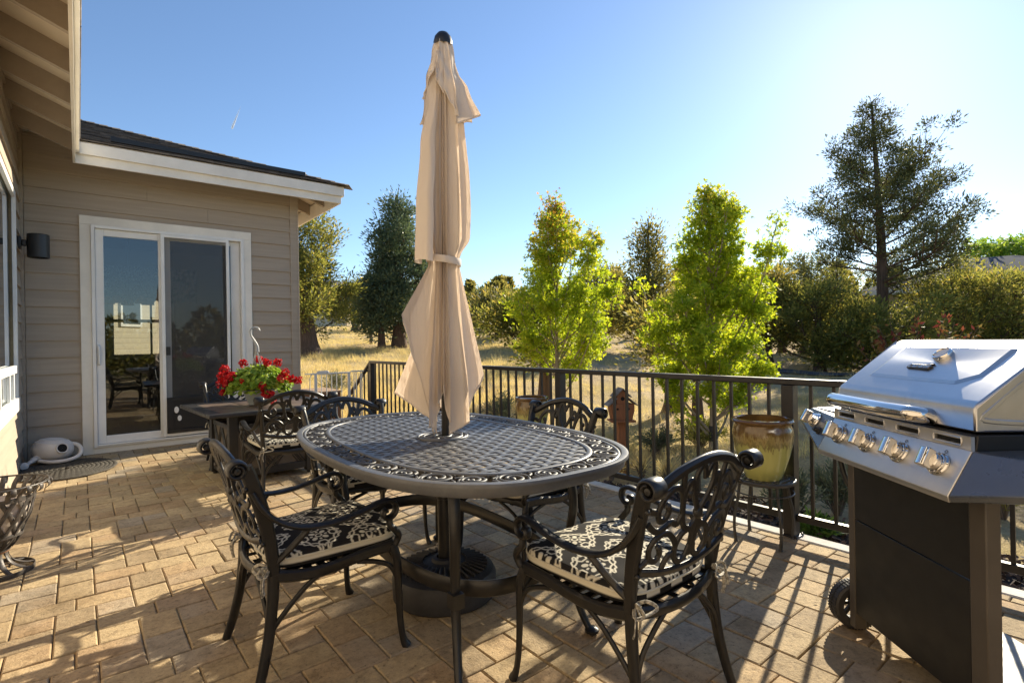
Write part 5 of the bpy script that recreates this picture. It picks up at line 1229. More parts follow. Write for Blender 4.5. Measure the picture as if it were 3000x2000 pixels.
def stand():
    t = thing('plant_stand', '', 'plant stand')
    mb = MB()
    mb.sweep([(.165 * math.cos(a), .165 * math.sin(a), .352) for a in np.linspace(0, 6.283, 49)[:-1]], rrect(.022, .012, .3), (0, 0, 1), closed=True)
    for k in range(-4, 5):
        h = math.sqrt(max(0, .165 ** 2 - (k * .036) ** 2)); 
        if h > .03: mb.sweep(catmull([(-h, k * .036, .356), (-h / 3, k * .036 + .012, .356), (h / 3, k * .036 - .012, .356), (h, k * .036, .356)], 4), rrect(.006, .018), (0, 0, 1)); mb.sweep([(k * .036, -h, .354), (k * .036, h, .354)], rrect(.005, .014), (0, 0, 1))
    mb.build('seat', stm, t, smooth=50)
    for k in range(4):
        a = R(42 + 90 * k); mb = MB(); mb.tube(catmull([(r0 * math.cos(a), r0 * math.sin(a), z) for r0, z in ((.140, .347), (.152, .25), (.172, .16), (.176, .08), (.168, 0))], 5), [.0085] * 17 + [.0095] * 4, 8); mb.lathe([(.012, 0), (.012, .006), (.008, .010)], 10, (.168 * math.cos(a), .168 * math.sin(a), 0)); mb.build('leg', stm, t, smooth=50)
    mb = MB(); mb.tube([(.158 * math.cos(a), .158 * math.sin(a), .285) for a in np.linspace(0, 6.283, 49)[:-1]], .0045, 6, closed=True); mb.build('hoop', stm, t, smooth=50)
    return t
def gpot():
    t = thing('glazed_pot', '', 'pot'); mb = MB()
    mb.lathe([(.001, .002), (.092, 0), (.100, .010), (.118, .06), (.142, .14), (.158, .21), (.163, .255), (.158, .29), (.149, .308), (.150, .314), (.163, .322), (.166, .332), (.160, .342), (.146, .344), (.138, .338), (.136, .310), (.14, .25)], 64)
    mb.build('body', GZ, t, smooth=40)
    mb = MB(); mb.lathe([(.001, .272), (.142, .262)], 40); mb.build('soil', soil, t); return t
s0 = stand(); p0 = gpot()
for i, (x, y, a, s) in enumerate(((3.045, 1.455, 12, 1.0), (2.93, 3.33, 30, .86))):
    s1 = s0 if i == 0 else copy_tree(s0); s1.location = (x, y, .001); s1.rotation_euler = (0, 0, R(a)); s1.scale = (s, s, 1)
    p1 = p0 if i == 0 else copy_tree(p0); p1.location = (x, y, .360); p1.rotation_euler = (0, 0, R(a + 40)); p1.scale = (s, s, s if i == 0 else 1)
    tag(s1, ('round iron plant stand by the fence post, in front of the sagebrush', 'round iron plant stand mostly hidden behind the chair on the fence side')[i], 'plant stand', 'iron plant stands')
    tag(p1, ('green and brown drip-glazed pot beside the grill, fully in view', 'green and brown drip-glazed pot half hidden behind a chair back')[i], 'pot', 'glazed pots on stands')
# ================================================================ birdhouse
bx, by = 4.56, 3.72; bz = float(terr(bx, by))
bh = thing('birdhouse', 'rustic red-brown wooden birdhouse with shingled roof on a post beyond the fence', 'birdhouse', (bx, by, bz), R(-35))
cw = mat('cedar_wood', (.25, .095, .035), .7, 0, .3, 8, .3, 40, stretch=(12, 12, 1)); H0 = .30 - bz
mb = MB(); mb.bb(-.042, .042, -.042, .042, -.1, H0 - .02); mb.build('post', cw, bh, bevel=.004)
mb = MB(); mb.prism([(-.10, 0), (.10, 0), (.125, .10), (.125, .17), (-.125, .17), (-.125, .10)], -.085, .085, Matrix.Translation((0, 0, H0)) @ Matrix.Rotation(R(90), 4, 'X')); mb.prism([(-.065, .17), (.065, .17), (.065, .255), (0, .325), (-.065, .255)], -.075, .075, Matrix.Translation((0, 0, H0)) @ Matrix.Rotation(R(90), 4, 'X'))
mb.bb(-.13, .13, -.12, .10, H0 - .022, H0 - .001); hb = mb.build('body', cw, bh, bevel=.003)
mb = MB(); mb.lathe([(.001, 0), (.022, 0)], 16, M=Matrix.Translation((0, -.0765, H0 + .23)) @ Matrix.Rotation(R(90), 4, 'X')); mb.build('entry_hole_shade', M['dark'], hb)  # black disc painted on for the dark of the entry, nothing is cut
for x in (-.06, .06): mb = MB(); mb.lathe([(.001, 0), (.013, 0)], 14, M=Matrix.Translation((x, -.0865, H0 + .12)) @ Matrix.Rotation(R(90), 4, 'X')); mb.build('entry_hole_shade', M['dark'], hb)  # two smaller black discs stand in for dark openings
rw = mat('grey_roof_wood', (.22, .20, .18), .85, 0, .3, 10, .5, 40, island=.3); mb = MB()
for s in (-1, 1):
    for k in range(3):
        for j in range(4):
            T = Matrix.Translation((s * (.018 + k * .030), -.075 + j * .05, H0 + .322 - k * .030)) @ Matrix.Rotation(R(s * 45), 4, 'Y'); mb.box((0, 0, 0), (.05, .047, .008), M=T)
            T = Matrix.Translation((s * (.082 + k * .032), -.075 + j * .05, H0 + .222 - k * .026)) @ Matrix.Rotation(R(s * 39), 4, 'Y'); mb.box((0, 0, 0), (.05, .047, .008), M=T)
mb.build('roof', rw, bh)
# ================================================================ trees and shrubs
def unit(a): return a / np.maximum(1e-9, np.linalg.norm(a, axis=1))[:, None]
def rhombs(P, D, l, w_, rg):
    n = len(P); r = rg.normal(0, 1, (n, 3)); S_ = unit(np.cross(D, r)) * w_[:, None]; T = D * l[:, None]
    V = np.stack([P, P + T * .45 + S_, P + T, P + T * .45 - S_], 1).reshape(-1, 3)
    return V, np.arange(4 * n).reshape(-1, 4)
def lobed(P, D, l, rg):   # three-lobed leaf of three rhombi sharing the stalk
    n = len(P); r = rg.normal(0, 1, (n, 3)) + np.array([0, 0, .8]); Nn = unit(np.cross(np.cross(D, r), D)); S_ = np.cross(Nn, D); Vs = []
    for a, k in ((0, 1.), (.95, .82), (-.95, .82)):
        d = D * math.cos(a) + S_ * math.sin(a); s = S_ * math.cos(a) - D * math.sin(a); L_ = (l * k)[:, None]
        Vs.append(np.stack([P, P + d * L_ * .55 + s * L_ * .24 + Nn * L_ * .05, P + d * L_, P + d * L_ * .55 - s * L_ * .24 + Nn * L_ * .05], 1))
    V = np.stack(Vs, 1).reshape(-1, 3); return V, np.arange(12 * n).reshape(-1, 4)
def along(B, t):
    B = np.array([tuple(p) for p in B]); k = np.clip(t * (len(B) - 1), 0, len(B) - 1.001); i = k.astype(int); f = (k - i)[:, None]
    return B[i] * (1 - f) + B[i + 1] * f, unit(B[i + 1] - B[i])
def tree(name, label, base, h, prof, nb, leaves, kind='juniper', trunk_r=.12, lean=(0, 0), seed=1, mt=None, bark=None, leaf=.13, cover=(.08, 1.), spread=.5, up_=.35, group=None, cat='tree', twist=0, sub=3, rz=0, cl=None, cs=None, gap=.2, trunk_top=1.):
    """prof: [(height fraction, crown radius)]"""
    rg = np.random.default_rng(seed); rr = random.Random(seed)
    t = thing(name, label, cat, base, rz, group)
    tp = catmull([(0, 0, -.25), (0, 0, 0), (lean[0] * .25 + rr.uniform(-.05, .05) * h * .2, lean[1] * .25, h * .22), (lean[0] * .6, lean[1] * .6 + rr.uniform(-.04, .04) * h * .2, h * .55), (lean[0], lean[1], h * trunk_top)], 6)
    mb = MB(); n = len(tp); rad = [trunk_r * (1.35 - .35 * min(1, max(0, p.z) / (.10 * h))) * (1 - .93 * max(0, p.z) / h / trunk_top) ** .9 + .006 for p in tp]
    mb.tube(tp, rad, 14)
    br = []
    def trunk_at(z):
        for a, b in zip(tp, tp[1:]):
            if b.z >= z: f = (z - a.z) / max(1e-6, b.z - a.z); return a.lerp(b, max(0, min(1, f)))
        return tp[-1].copy()
    for i in range(nb):
        f = cover[0] + (cover[1] - cover[0]) * ((i + rr.random()) / nb) ** .9
        z = f * h; a = i * 2.399963 + rr.uniform(-.7, .7); L_ = pl(f, prof) * rr.uniform(.5, 1.12) * (1 + .28 * math.sin(2 * a + seed + 5 * f) + .20 * math.sin(3 * a - 11 * f + seed))
        if L_ < .05: continue
        u = up_ * (1 + .8 * f) * rr.uniform(.5, 1.4)
        p0 = trunk_at(max(.02 * h, z - L_ * u * .55)); d = Vector((math.cos(a), math.sin(a), 0)); sd = Vector((-d.y, d.x, 0)) * rr.uniform(-.18, .18) * L_
        B = catmull([p0, p0 + d * L_ * .35 + sd * .3 + Vector((0, 0, L_ * u * .25)), p0 + d * L_ * .7 + sd + Vector((0, 0, L_ * u * .55)), p0 + d * L_ + sd + Vector((0, 0, L_ * u))], 3)
        br.append((B, L_)); r0 = min(trunk_r * .42, .014 + .017 * L_) * (1 - .5 * f)
        mb.tube(B, [r0 * (1 - .85 * k / (len(B) - 1)) + .003 for k in range(len(B))], 6)
        for q in range(sub):
            fb = rr.uniform(.3, .85); p1, dd = along(B, np.array([fb])); p1 = Vector(p1[0]); dd = Vector(dd[0]); s_ = rr.choice((-1, 1)); l2 = L_ * rr.uniform(.25, .5)
            d2 = (dd + Vector((-dd.y, dd.x, 0)) * s_ * rr.uniform(.5, 1.1) + Vector((0, 0, rr.uniform(-.1, .5)))).normalized()
            B2 = [p1, p1 + d2 * l2 * .5 + Vector((0, 0, .02)), p1 + d2 * l2 + Vector((0, 0, l2 * .15))]; br.append((B2, l2 * .9)); mb.tube(B2, [r0 * .4, r0 * .3, .003], 5)
    tr = mb.build('trunk', bark or M['bark'], t, smooth=60)
    tot = sum(b[1] for b in br); PP = []; DD = []
    for B, L_ in br:
        m = max(3, int(leaves * L_ / tot)); nc = max(2, int(L_ / (cl or leaf * 4.2))); cc = rg.beta(1.7, 1.0, nc) * .9 + .12
        if gap: cc = cc[rg.random(nc) > gap]
        cc = np.append(cc, .96)
        tt = np.clip(np.repeat(cc, m // len(cc) + 1)[:m] + rg.normal(0, .02, m), .02, 1.0)
        p, d = along(B, tt); sg = (cs or leaf * 1.35) * spread
        off = np.repeat(rg.normal(0, 1, (len(cc), 3)) * np.array([1, 1, .7]), m // len(cc) + 1, 0)[:m] * sg * .7
        q = rg.normal(0, 1, (m, 3)); p = p + off + q * np.array([1, 1, .75]) * sg; PP.append(p); DD.append(unit(d * .4 + unit(q) * 1.0 + np.array([0, 0, .28])))
    P = np.concatenate(PP); D = np.concatenate(DD); s = leaf * rg.uniform(.6, 1.35, len(P))
    if kind == 'maple':
        D = unit(D * np.array([1, 1, .2]) + np.array([0, 0, -.35]) + rg.normal(0, .35, D.shape)); V, F = lobed(P, D, s, rg)
    else: V, F = rhombs(P, D, s, s * .17, rg)
    npmesh('crown', V, F, mt or M['juniper'], t)
    return t
M['juniper'] = leafmat('juniper_scale', [(.05, (.055, .075, .022)), (.4, (.13, .155, .042)), (.7, (.21, .225, .06)), (.95, (.36, .30, .09))], .56, tmul=(1.75, 1.5, 1.0))
M['juniper_blue'] = leafmat('blue_juniper_scale', [(.05, (.045, .075, .042)), (.4, (.095, .14, .08)), (.7, (.14, .18, .10)), (.95, (.21, .22, .08))], .26)
M['juniper_dark'] = leafmat('dark_juniper_scale', [(.05, (.055, .068, .024)), (.4, (.13, .14, .045)), (.7, (.21, .21, .066)), (.95, (.36, .29, .09))], .55, tmul=(1.75, 1.5, 1.0))
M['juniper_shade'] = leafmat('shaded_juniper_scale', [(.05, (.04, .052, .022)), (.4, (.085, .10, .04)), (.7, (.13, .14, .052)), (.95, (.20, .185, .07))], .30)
M['maple'] = leafmat('maple_leaf', [(.05, (.12, .21, .016)), (.4, (.25, .36, .026)), (.7, (.38, .46, .035)), (.95, (.46, .48, .05))], .55, tmul=(1.7, 1.5, .85), zgrad=(2.7, 4.2, (.45, .20, .06), .62))
M['palebark'] = mat('pale_smooth_bark', (.30, .25, .19), .8, 0, .3, 9, .4, 40)
M['trunkwrap'] = mat('black_tree_wrap', (.025, .025, .028), .6, 0, .2, 20)
def gbase(px, D):
    p = at(px, 1000, D); return (float(p[0]), float(p[1]), float(terr(p[0], p[1])))
def zpx(px, py, D): return float(at(px, py, D)[2])
def T_(name, label, px, D, ytop, prof, nb, leaves, **kw):
    b = gbase(px, D); h = zpx(px, ytop, D) - b[2]; return tree(name, label, b, h, prof, nb, leaves, **kw)
FT = RT   # image-right in the ground plane
def rgt(d, f=0): return (float(RT[0] * d - FW[0] * f), float(RT[1] * d - FW[1] * f))
GJ = 'junipers beyond the railing'
# two young maples
T_('maple_tree', 'young bright green maple nearest the tied umbrella, reddish tips on top', 1634, 10.6, 578, [(0, .1), (.18, .7), (.28, 1.25), (.45, 1.0), (.58, .88), (.70, .62), (.82, .42), (.92, .2), (1, .08)], 60, 20000, kind='maple', trunk_r=.042, mt=M['maple'], bark=M['palebark'], leaf=.058, cover=(.2, .98), spread=1., up_=1.1, cl=.20, cs=.070, gap=.2, seed=21, cat='maple', group='young maples', sub=4)
m2 = T_('maple_tree', 'young bright green maple with pale wrapped trunk behind the glazed pot by the grill', 2085, 6.45, 548, [(0, .1), (.16, .5), (.26, .82), (.42, .68), (.58, .56), (.72, .42), (.84, .30), (.93, .16), (1, .06)], 60, 23000, kind='maple', trunk_r=.040, mt=M['maple'], bark=M['palebark'], leaf=.044, cover=(.18, .98), spread=1., up_=1.1, cl=.15, cs=.052, gap=.2, seed=33, cat='maple', group='young maples', sub=4)
mb = MB(); mb.lathe([(.052, -.1), (.050, .32), (.044, .33)], 14); mb.build('trunk_wrap', M['trunkwrap'], m2, smooth=40)
# left of the umbrella
T_('juniper_tree', 'thick-trunked sunlit juniper beside the house corner', 905, 20, 640, [(0, .4), (.25, 1.55), (.4, 1.75), (.55, 1.7), (.72, 1.45), (.88, 1.1), (1, .45)], 44, 32000, trunk_r=.40, lean=rgt(-.5), seed=5, leaf=.13, cover=(.24, 1.0), spread=1.1, up_=.45, group=GJ, gap=.30)
T_('juniper_tree', 'small round juniper in front of the far cream house', 1042, 40, 845, [(0, .4), (.25, 1.5), (.5, 1.75), (.8, 1.2), (1, .3)], 30, 5200, trunk_r=.30, seed=6, leaf=.28, cover=(.22, 1.0), spread=.9, up_=.4, group=GJ)
T_('juniper_tree', 'tall spired blue-green juniper just left of the closed umbrella', 1170, 25, 572, [(0, .6), (.15, 1.5), (.3, 1.7), (.5, 1.35), (.7, .95), (.85, .62), (1, .08)], 90, 36000, trunk_r=.30, seed=8, mt=M['juniper_blue'], leaf=.15, cover=(.08, 1.0), spread=.95, up_=.35, group=GJ)
T_('juniper_tree', 'thin second spire of juniper at the left edge of the tall spired one', 1118, 24.5, 640, [(0, .4), (.2, .8), (.5, .66), (.8, .34), (1, .06)], 44, 7500, trunk_r=.15, seed=9, mt=M['juniper_blue'], leaf=.18, cover=(.1, 1.0), spread=.9, up_=.5, group=GJ)
# dead snag
def snag():
    b = gbase(1086, 26); t = thing('dead_snag', 'bare grey dead juniper stem standing left of the spired juniper', 'dead tree', b, 0); h = zpx(1086, 790, 26) - b[2]; mb = MB(); rr = random.Random(4)
    mb.tube([(0, 0, -.2), (.1, 0, h * .5), (-.1, .1, h)], [.09, .06, .012], 6); mb.build('trunk', mat('grey_deadwood', (.20, .16, .13), .9, 0, .3, 10), t)
    mb = MB()
    for k in range(26):
        z = h * rr.uniform(.35, .98); a = rr.uniform(0, 6.28); L_ = rr.uniform(.4, 1.3) * (1.2 - z / h * .7); mb.tube([(0, 0, z), (math.cos(a) * L_ * .5, math.sin(a) * L_ * .5, z + .15 * L_), (math.cos(a) * L_, math.sin(a) * L_, z + L_ * rr.uniform(.1, .7))], [.018, .012, .004], 5)
    mb.build('branch', bpy.data.materials['grey_deadwood'], t)
snag()
# between umbrella and first maple
T_('juniper_tree', 'low dark juniper just right of the umbrella canopy, short stout trunk', 1462, 34, 868, [(0, .6), (.3, 1.9), (.6, 1.8), (.85, 1.1), (1, .3)], 34, 7000, trunk_r=.30, seed=12, mt=M['juniper_dark'], leaf=.26, cover=(.25, 1), spread=.95, group=GJ)
T_('juniper_tree', 'thin spiky juniper top above the trees right of the umbrella', 1428, 46, 838, [(0, .8), (.4, 1.3), (.7, .7), (1, .05)], 40, 3600, trunk_r=.2, seed=13, mt=M['juniper_blue'], leaf=.32, cover=(.1, 1), group=GJ)
T_('juniper_tree', 'olive juniper half hidden behind the left side of the maple by the umbrella', 1540, 26, 872, [(0, .7), (.3, 1.7), (.6, 1.6), (.85, 1.0), (1, .3)], 40, 9000, trunk_r=.28, seed=14, leaf=.22, cover=(.15, 1), spread=.95, group=GJ)
T_('juniper_tree', 'old juniper stump with thick shaggy trunk behind the first maple', 1592, 11.5, 985, [(0, .3), (.4, .5), (.8, .5), (1, .3)], 12, 1300, trunk_r=.17, seed=15, leaf=.12, cover=(.55, 1), spread=.9, group=GJ)
T_('juniper_tree', 'round-topped dark juniper standing in the gap between the two maples', 1752, 28, 800, [(0, .7), (.3, 1.9), (.5, 2.0), (.75, 1.5), (.9, 1.0), (1, .4)], 46, 24000, trunk_r=.24, seed=16, mt=M['juniper_dark'], leaf=.135, cover=(.18, 1), spread=.95, group=GJ, gap=.15)
# behind the second maple
T_('juniper_tree', 'narrow dark spired juniper rising left of the second maple', 1905, 25, 640, [(0, 1.0), (.2, 1.8), (.42, 1.5), (.6, .95), (.8, .5), (1, .05)], 78, 17000, trunk_r=.20, seed=17, mt=M['juniper_dark'], leaf=.17, cover=(.06, 1), spread=.95, group=GJ, gap=.12)
T_('juniper_tree', 'broad low juniper with thick red-brown trunk behind the birdhouse', 1968, 9.8, 900, [(0, .5), (.5, .6), (.7, .7), (.85, .5), (1, .25)], 24, 3200, trunk_r=.155, seed=18, mt=M['juniper_dark'], leaf=.105, cover=(.40, 1), spread=1.0, group=GJ)
T_('juniper_tree', 'short juniper with peeling trunk right beside the wrapped maple trunk', 2040, 8.0, 990, [(0, .3), (.5, .4), (.8, .4), (1, .2)], 12, 1300, trunk_r=.10, seed=19, mt=M['juniper_dark'], leaf=.095, cover=(.62, 1), spread=1.0, group=GJ)
T_('juniper_tree', 'brownish open juniper with reddish trunk right of the second maple', 2245, 20, 800, [(0, .6), (.3, 1.15), (.6, 1.3), (.85, .8), (1, .3)], 44, 13000, trunk_r=.21, seed=20, leaf=.16, cover=(.24, 1), spread=.95, group=GJ, mt=M['juniper_dark'], gap=.2)
# the tall open juniper and its neighbours
T_('juniper_tree', 'tallest juniper, open pointed crown above the grill lid', 2596, 20, 300, [(0, 1.5), (.25, 2.6), (.40, 3.05), (.52, 2.95), (.60, 2.6), (.72, 1.95), (.84, 1.0), (.92, .50), (.97, .22), (1, .06)], 66, 52000, trunk_r=.24, lean=rgt(-.4), seed=42, mt=M['juniper_shade'], leaf=.115, cover=(.30, 1.0), spread=1., up_=.34, group=GJ, gap=.24, sub=9, cl=.36, cs=.125)
T_('juniper_tree', 'olive juniper filling the space left of the tall open one', 2400, 18.5, 835, [(0, .9), (.3, 1.5), (.6, 1.4), (.85, .9), (1, .35)], 56, 12355, trunk_r=.18, seed=23, leaf=.135, cl=.62, cs=.17, gap=.40, sub=5, cover=(.12, .97), up_=.62, spread=1.0, group=GJ)
T_('juniper_tree', 'taller shaggy juniper behind and left of the tall open one', 2360, 26, 745, [(0, 1.2), (.3, 1.9), (.6, 1.6), (.85, .9), (1, .3)], 60, 7128, trunk_r=.22, seed=24, mt=M['juniper'], leaf=.135, cl=.62, cs=.17, gap=.40, sub=5, cover=(.12, .97), up_=.62, spread=1.0, group=GJ)
T_('juniper_tree', 'dense olive juniper directly right of the tall trunk, over the grill lid', 2790, 19, 815, [(0, .9), (.3, 1.5), (.6, 1.55), (.85, 1.0), (1, .4)], 56, 12355, trunk_r=.18, seed=25, leaf=.135, cl=.62, cs=.17, gap=.40, sub=5, cover=(.12, .97), up_=.62, spread=1.0, group=GJ)
T_('juniper_tree', 'feathery juniper at the right picture edge above the grill', 2975, 19, 800, [(0, .9), (.3, 1.4), (.6, 1.4), (.85, .9), (1, .35)], 56, 11404, trunk_r=.17, seed=26, leaf=.135, cl=.62, cs=.17, gap=.40, sub=5, cover=(.12, .97), up_=.62, spread=1.0, group=GJ)
T_('juniper_tree', 'pointed juniper with small spire right of the tall open one', 2805, 25, 735, [(0, 1.0), (.3, 1.6), (.6, 1.2), (.85, .6), (1, .08)], 60, 6177, trunk_r=.2, seed=27, leaf=.135, cl=.62, cs=.17, gap=.40, sub=5, cover=(.12, .97), up_=.62, spread=.95, group=GJ)
T_('juniper_tree', 'low spreading juniper at the foot of the tall open one', 2540, 17.5, 905, [(0, .8), (.4, 1.5), (.7, 1.3), (1, .5)], 44, 12000, trunk_r=.15, seed=28, leaf=.14, cover=(.08, 1), spread=1.0, group=GJ)
T_('juniper_tree', 'pointed olive juniper left of the tall open one, its tip above the treeline', 2455, 24, 750, [(0, 1.0), (.25, 1.7), (.5, 1.35), (.75, .75), (1, .06)], 56, 6652, trunk_r=.18, seed=61, leaf=.135, cl=.62, cs=.17, gap=.40, sub=5, cover=(.12, .97), up_=.62, spread=1.0, group=GJ)
T_('juniper_tree', 'small spiky juniper just right of the second maple top', 2290, 27, 770, [(0, 1.0), (.25, 1.5), (.5, 1.1), (.75, .6), (1, .05)], 50, 6480, trunk_r=.18, seed=62, mt=M['juniper'], leaf=.135, cl=.62, cs=.17, gap=.40, sub=5, cover=(.12, .97), up_=.62, spread=1.0, group=GJ)
T_('juniper_tree', 'rounded juniper over the right half of the grill lid, below the dark roof', 2880, 23, 790, [(0, 1.0), (.3, 1.7), (.6, 1.5), (.85, .9), (1, .3)], 56, 7128, trunk_r=.18, seed=63, leaf=.135, cl=.62, cs=.17, gap=.40, sub=5, cover=(.12, .97), up_=.62, spread=1.0, group=GJ)
T_('leafy_tree', 'light green leafy tree top at the right edge behind the dark roof', 2935, 30, 718, [(0, 1), (.4, 2.2), (.7, 2.2), (.9, 1.4), (1, .5)], 50, 9000, kind='maple', trunk_r=.16, mt=M['geranium'], leaf=.22, cover=(.3, 1), spread=1.0, seed=29, cat='tree')
# far wood along the skyline, one mass
P_all = []; D_all = []; S_all = []
rgw = np.random.default_rng(3)
for k in range(95):
    px = rgw.uniform(1010, 3350); D = rgw.uniform(38, 75)
    if px < 1420: D = rgw.uniform(58, 80)
    b = np.array(gbase(px, D)); h = rgw.uniform(3.0, 5.2) * (1.0 if px < 2000 else 1.12); n = 900
    f = rgw.random(n) ** .8; prof = np.interp(f, [0, .25, .6, 1], [.8, 1.7, 1.3, .12]) * rgw.uniform(.8, 1.2); a = rgw.uniform(0, 6.283, n); lump = .75 + .35 * np.sin(a * 3 + f * 9 + k) * np.sin(f * 13 + k)
    r_ = prof * lump * rgw.random(n) ** .35
    P_all.append(b + np.stack([r_ * np.cos(a), r_ * np.sin(a), .2 + f * h], 1)); D_all.append(unit(np.stack([np.cos(a), np.sin(a), .6 + 0 * a], 1) + rgw.normal(0, .4, (n, 3)))); S_all.append(rgw.uniform(.3, .65, n))
for k in range(60):   # unseen trees added behind the camera to darken the door glass reflection
    b = np.array([rgw.uniform(-9, 16), rgw.uniform(-24, -9), -.4]); h = rgw.uniform(1.6, 3.4); n = 420; f = rgw.random(n) ** .8
    prof = np.interp(f, [0, .25, .6, 1], [.8, 1.5, 1.1, .12]); a = rgw.uniform(0, 6.283, n); r_ = prof * rgw.random(n) ** .35
    P_all.append(b + np.stack([r_ * np.cos(a), r_ * np.sin(a), .1 + f * h], 1)); D_all.append(unit(np.stack([np.cos(a), np.sin(a), .6 + 0 * a], 1) + rgw.normal(0, .4, (n, 3)))); S_all.append(rgw.uniform(.2, .45, n))
P = np.concatenate(P_all); D = np.concatenate(D_all); s = np.concatenate(S_all); V, F = rhombs(P, D, s, s * .22, rgw)
tag(npmesh('juniper_wood', V, F, M['juniper_dark']), kind='stuff')
# ---------------------------------------------------------------- shrubs by the railing
def sage(name, label, loc, r, h, n, mt, seed, wd=.006, group=None, cat='shrub', leafl=.05):
    rg = np.random.default_rng(seed); t = thing(name, label, cat, loc, 0, group); mb = MB(); PP = []; DD = []
    for k in range(26):
        a = rg.uniform(0, 6.283); e = rg.uniform(.1, 1.0); tip = np.array([r * e * math.cos(a), r * e * math.sin(a), h * (1.02 - .45 * e ** 2) * rg.uniform(.75, 1.1)]); B = [Vector((0, 0, -.05)), Vector(tip * .5) + Vector((0, 0, .04)), Vector(tip)]; mb.tube(B, [.008, .005, .002], 5)
        m = n // 26; tt = rg.uniform(.3, 1.02, m); p, d = along(B, np.clip(tt, 0, .999)); q = rg.normal(0, 1, (m, 3)); PP.append(p + q * .018); DD.append(unit(d + q * .45))
    mb.build('stem', mat('grey_stem', (.16, .13, .10), .9) if 'grey_stem' not in bpy.data.materials else bpy.data.materials['grey_stem'], t)
    P = np.concatenate(PP); D = np.concatenate(DD); l = leafl * rg.uniform(.6, 1.3, len(P)); V, F = rhombs(P, D, l, np.full(len(P), wd), rg); npmesh('foliage', V, F, mt, t); return t
M['sage'] = leafmat('sage_leaf', [(.05, (.085, .105, .070)), (.5, (.15, .18, .115)), (.95, (.23, .25, .15))], .2)
M['greenshrub'] = leafmat('green_shrub_leaf', [(.05, (.05, .10, .02)), (.5, (.10, .18, .03)), (.95, (.20, .28, .06))], .4)
M['olive'] = leafmat('olive_tuft_leaf', [(.05, (.11, .13, .035)), (.5, (.22, .23, .06)), (.95, (.34, .32, .09))], .35)
def low(px, py, z): p = onz(px, py, z); return (float(p[0]), float(p[1]), float(terr(p[0], p[1])))
SH = [('sage_bush', 'grey-green sagebrush right behind the fence post by the plant stand', (2320, 1500, -.26), .26, .36, 2600, 'sage', 'sagebrush'), ('sage_bush', 'grey-green sagebrush partly behind the left edge of the grill cabinet', (2455, 1480, -.26), .24, .44, 2600, 'sage', 'sagebrush'),
 ('sage_bush', 'small dusty sagebrush at the mulch edge right of the birdhouse post', (1925, 1350, -.3), .24, .30, 1500, 'sage', 'sagebrush'), ('sage_bush', 'olive sagebrush clump around the foot of the wrapped maple', (2050, 1325, -.3), .40, .34, 2600, 'olive', 'sagebrush'),
 ('sage_bush', 'brown-grey sagebrush far out on the dry grass beyond the grill shelf', (2175, 1165, -.2), .35, .40, 1500, 'sage', 'sagebrush'), ('sage_bush', 'blue-green sagebrush seen through the bars just right of the umbrella', (1475, 1260, -.3), .36, .5, 2000, 'sage', 'sagebrush'),
 ('sage_bush', 'green-grey sagebrush behind the middle of the white gate', (985, 1170, -.15), .55, .50, 2600, 'sage', 'sagebrush')]
for i, (nm, lab, q, r_, h, n, mt, cat) in enumerate(SH): sage(nm, lab, low(*q), r_, h, n, M[mt], 50 + i, group='sagebrush near the railing', cat=cat)
sage('green_shrub', 'small bright green leafy plant at the kerb left of the grill', low(2395, 1590, -.28), .13, .20, 700, M['greenshrub'], 70, .010)
sage('grass_clump', 'yellow-green grass clump seen under the right shelf of the grill', low(2940, 1480, -.28), .20, .42, 900, M['olive'], 71, .004, cat='grass clump', leafl=.2)
for k, (px, py) in enumerate(((1880, 1395), (1790, 1400), (1950, 1415))): sage('grass_clump', ['pale grass tuft at the birdhouse post foot', 'pale grass tuft left of the birdhouse post by the table end', 'pale grass tuft right of the birdhouse near the rail'][k], low(px, py, -.28), .10, .20, 260, M['drygrass'], 72 + k, .003, cat='grass clump', leafl=.16)
# red-leaved shrub behind the grill
M['redleaf'] = leafmat('red_shrub_leaf', [(.05, (.10, .014, .02)), (.3, (.15, .04, .03)), (.55, (.20, .11, .04)), (.8, (.16, .16, .05)), (.98, (.10, .14, .03))], .45)
rg = np.random.default_rng(8); b = gbase(2690, 7.2); top = zpx(2690, 940, 7.2) - b[2]
t = thing('red_shrub', 'red and bronze leaved shrub showing just above the grill lid', 'shrub', b); mb = MB(); PP = []; DD = []
for k in range(34):
    a = rg.uniform(0, 6.283); e = rg.uniform(.1, 1); tip = Vector((.75 * e * math.cos(a), .75 * e * math.sin(a), top * rg.uniform(.72, 1.03))); B = [Vector((0, 0, -.05)), tip * .5 + Vector((0, 0, .15)), tip]; mb.tube(B, [.014, .008, .003], 5)
    m = 34; p, d = along(B, np.clip(rg.uniform(.35, 1.02, m), 0, .999)); q = rg.normal(0, 1, (m, 3)); PP.append(p + q * .012); DD.append(unit(d * .5 + q * .8 + np.array([0, 0, .3])))
mb.build('stem', M['bark'], t); P = np.concatenate(PP); D = np.concatenate(DD); l = .085 * rg.uniform(.6, 1.3, len(P)); V, F = rhombs(P, D, l, l * .22, rg); npmesh('foliage', V, F, M['redleaf'], t)
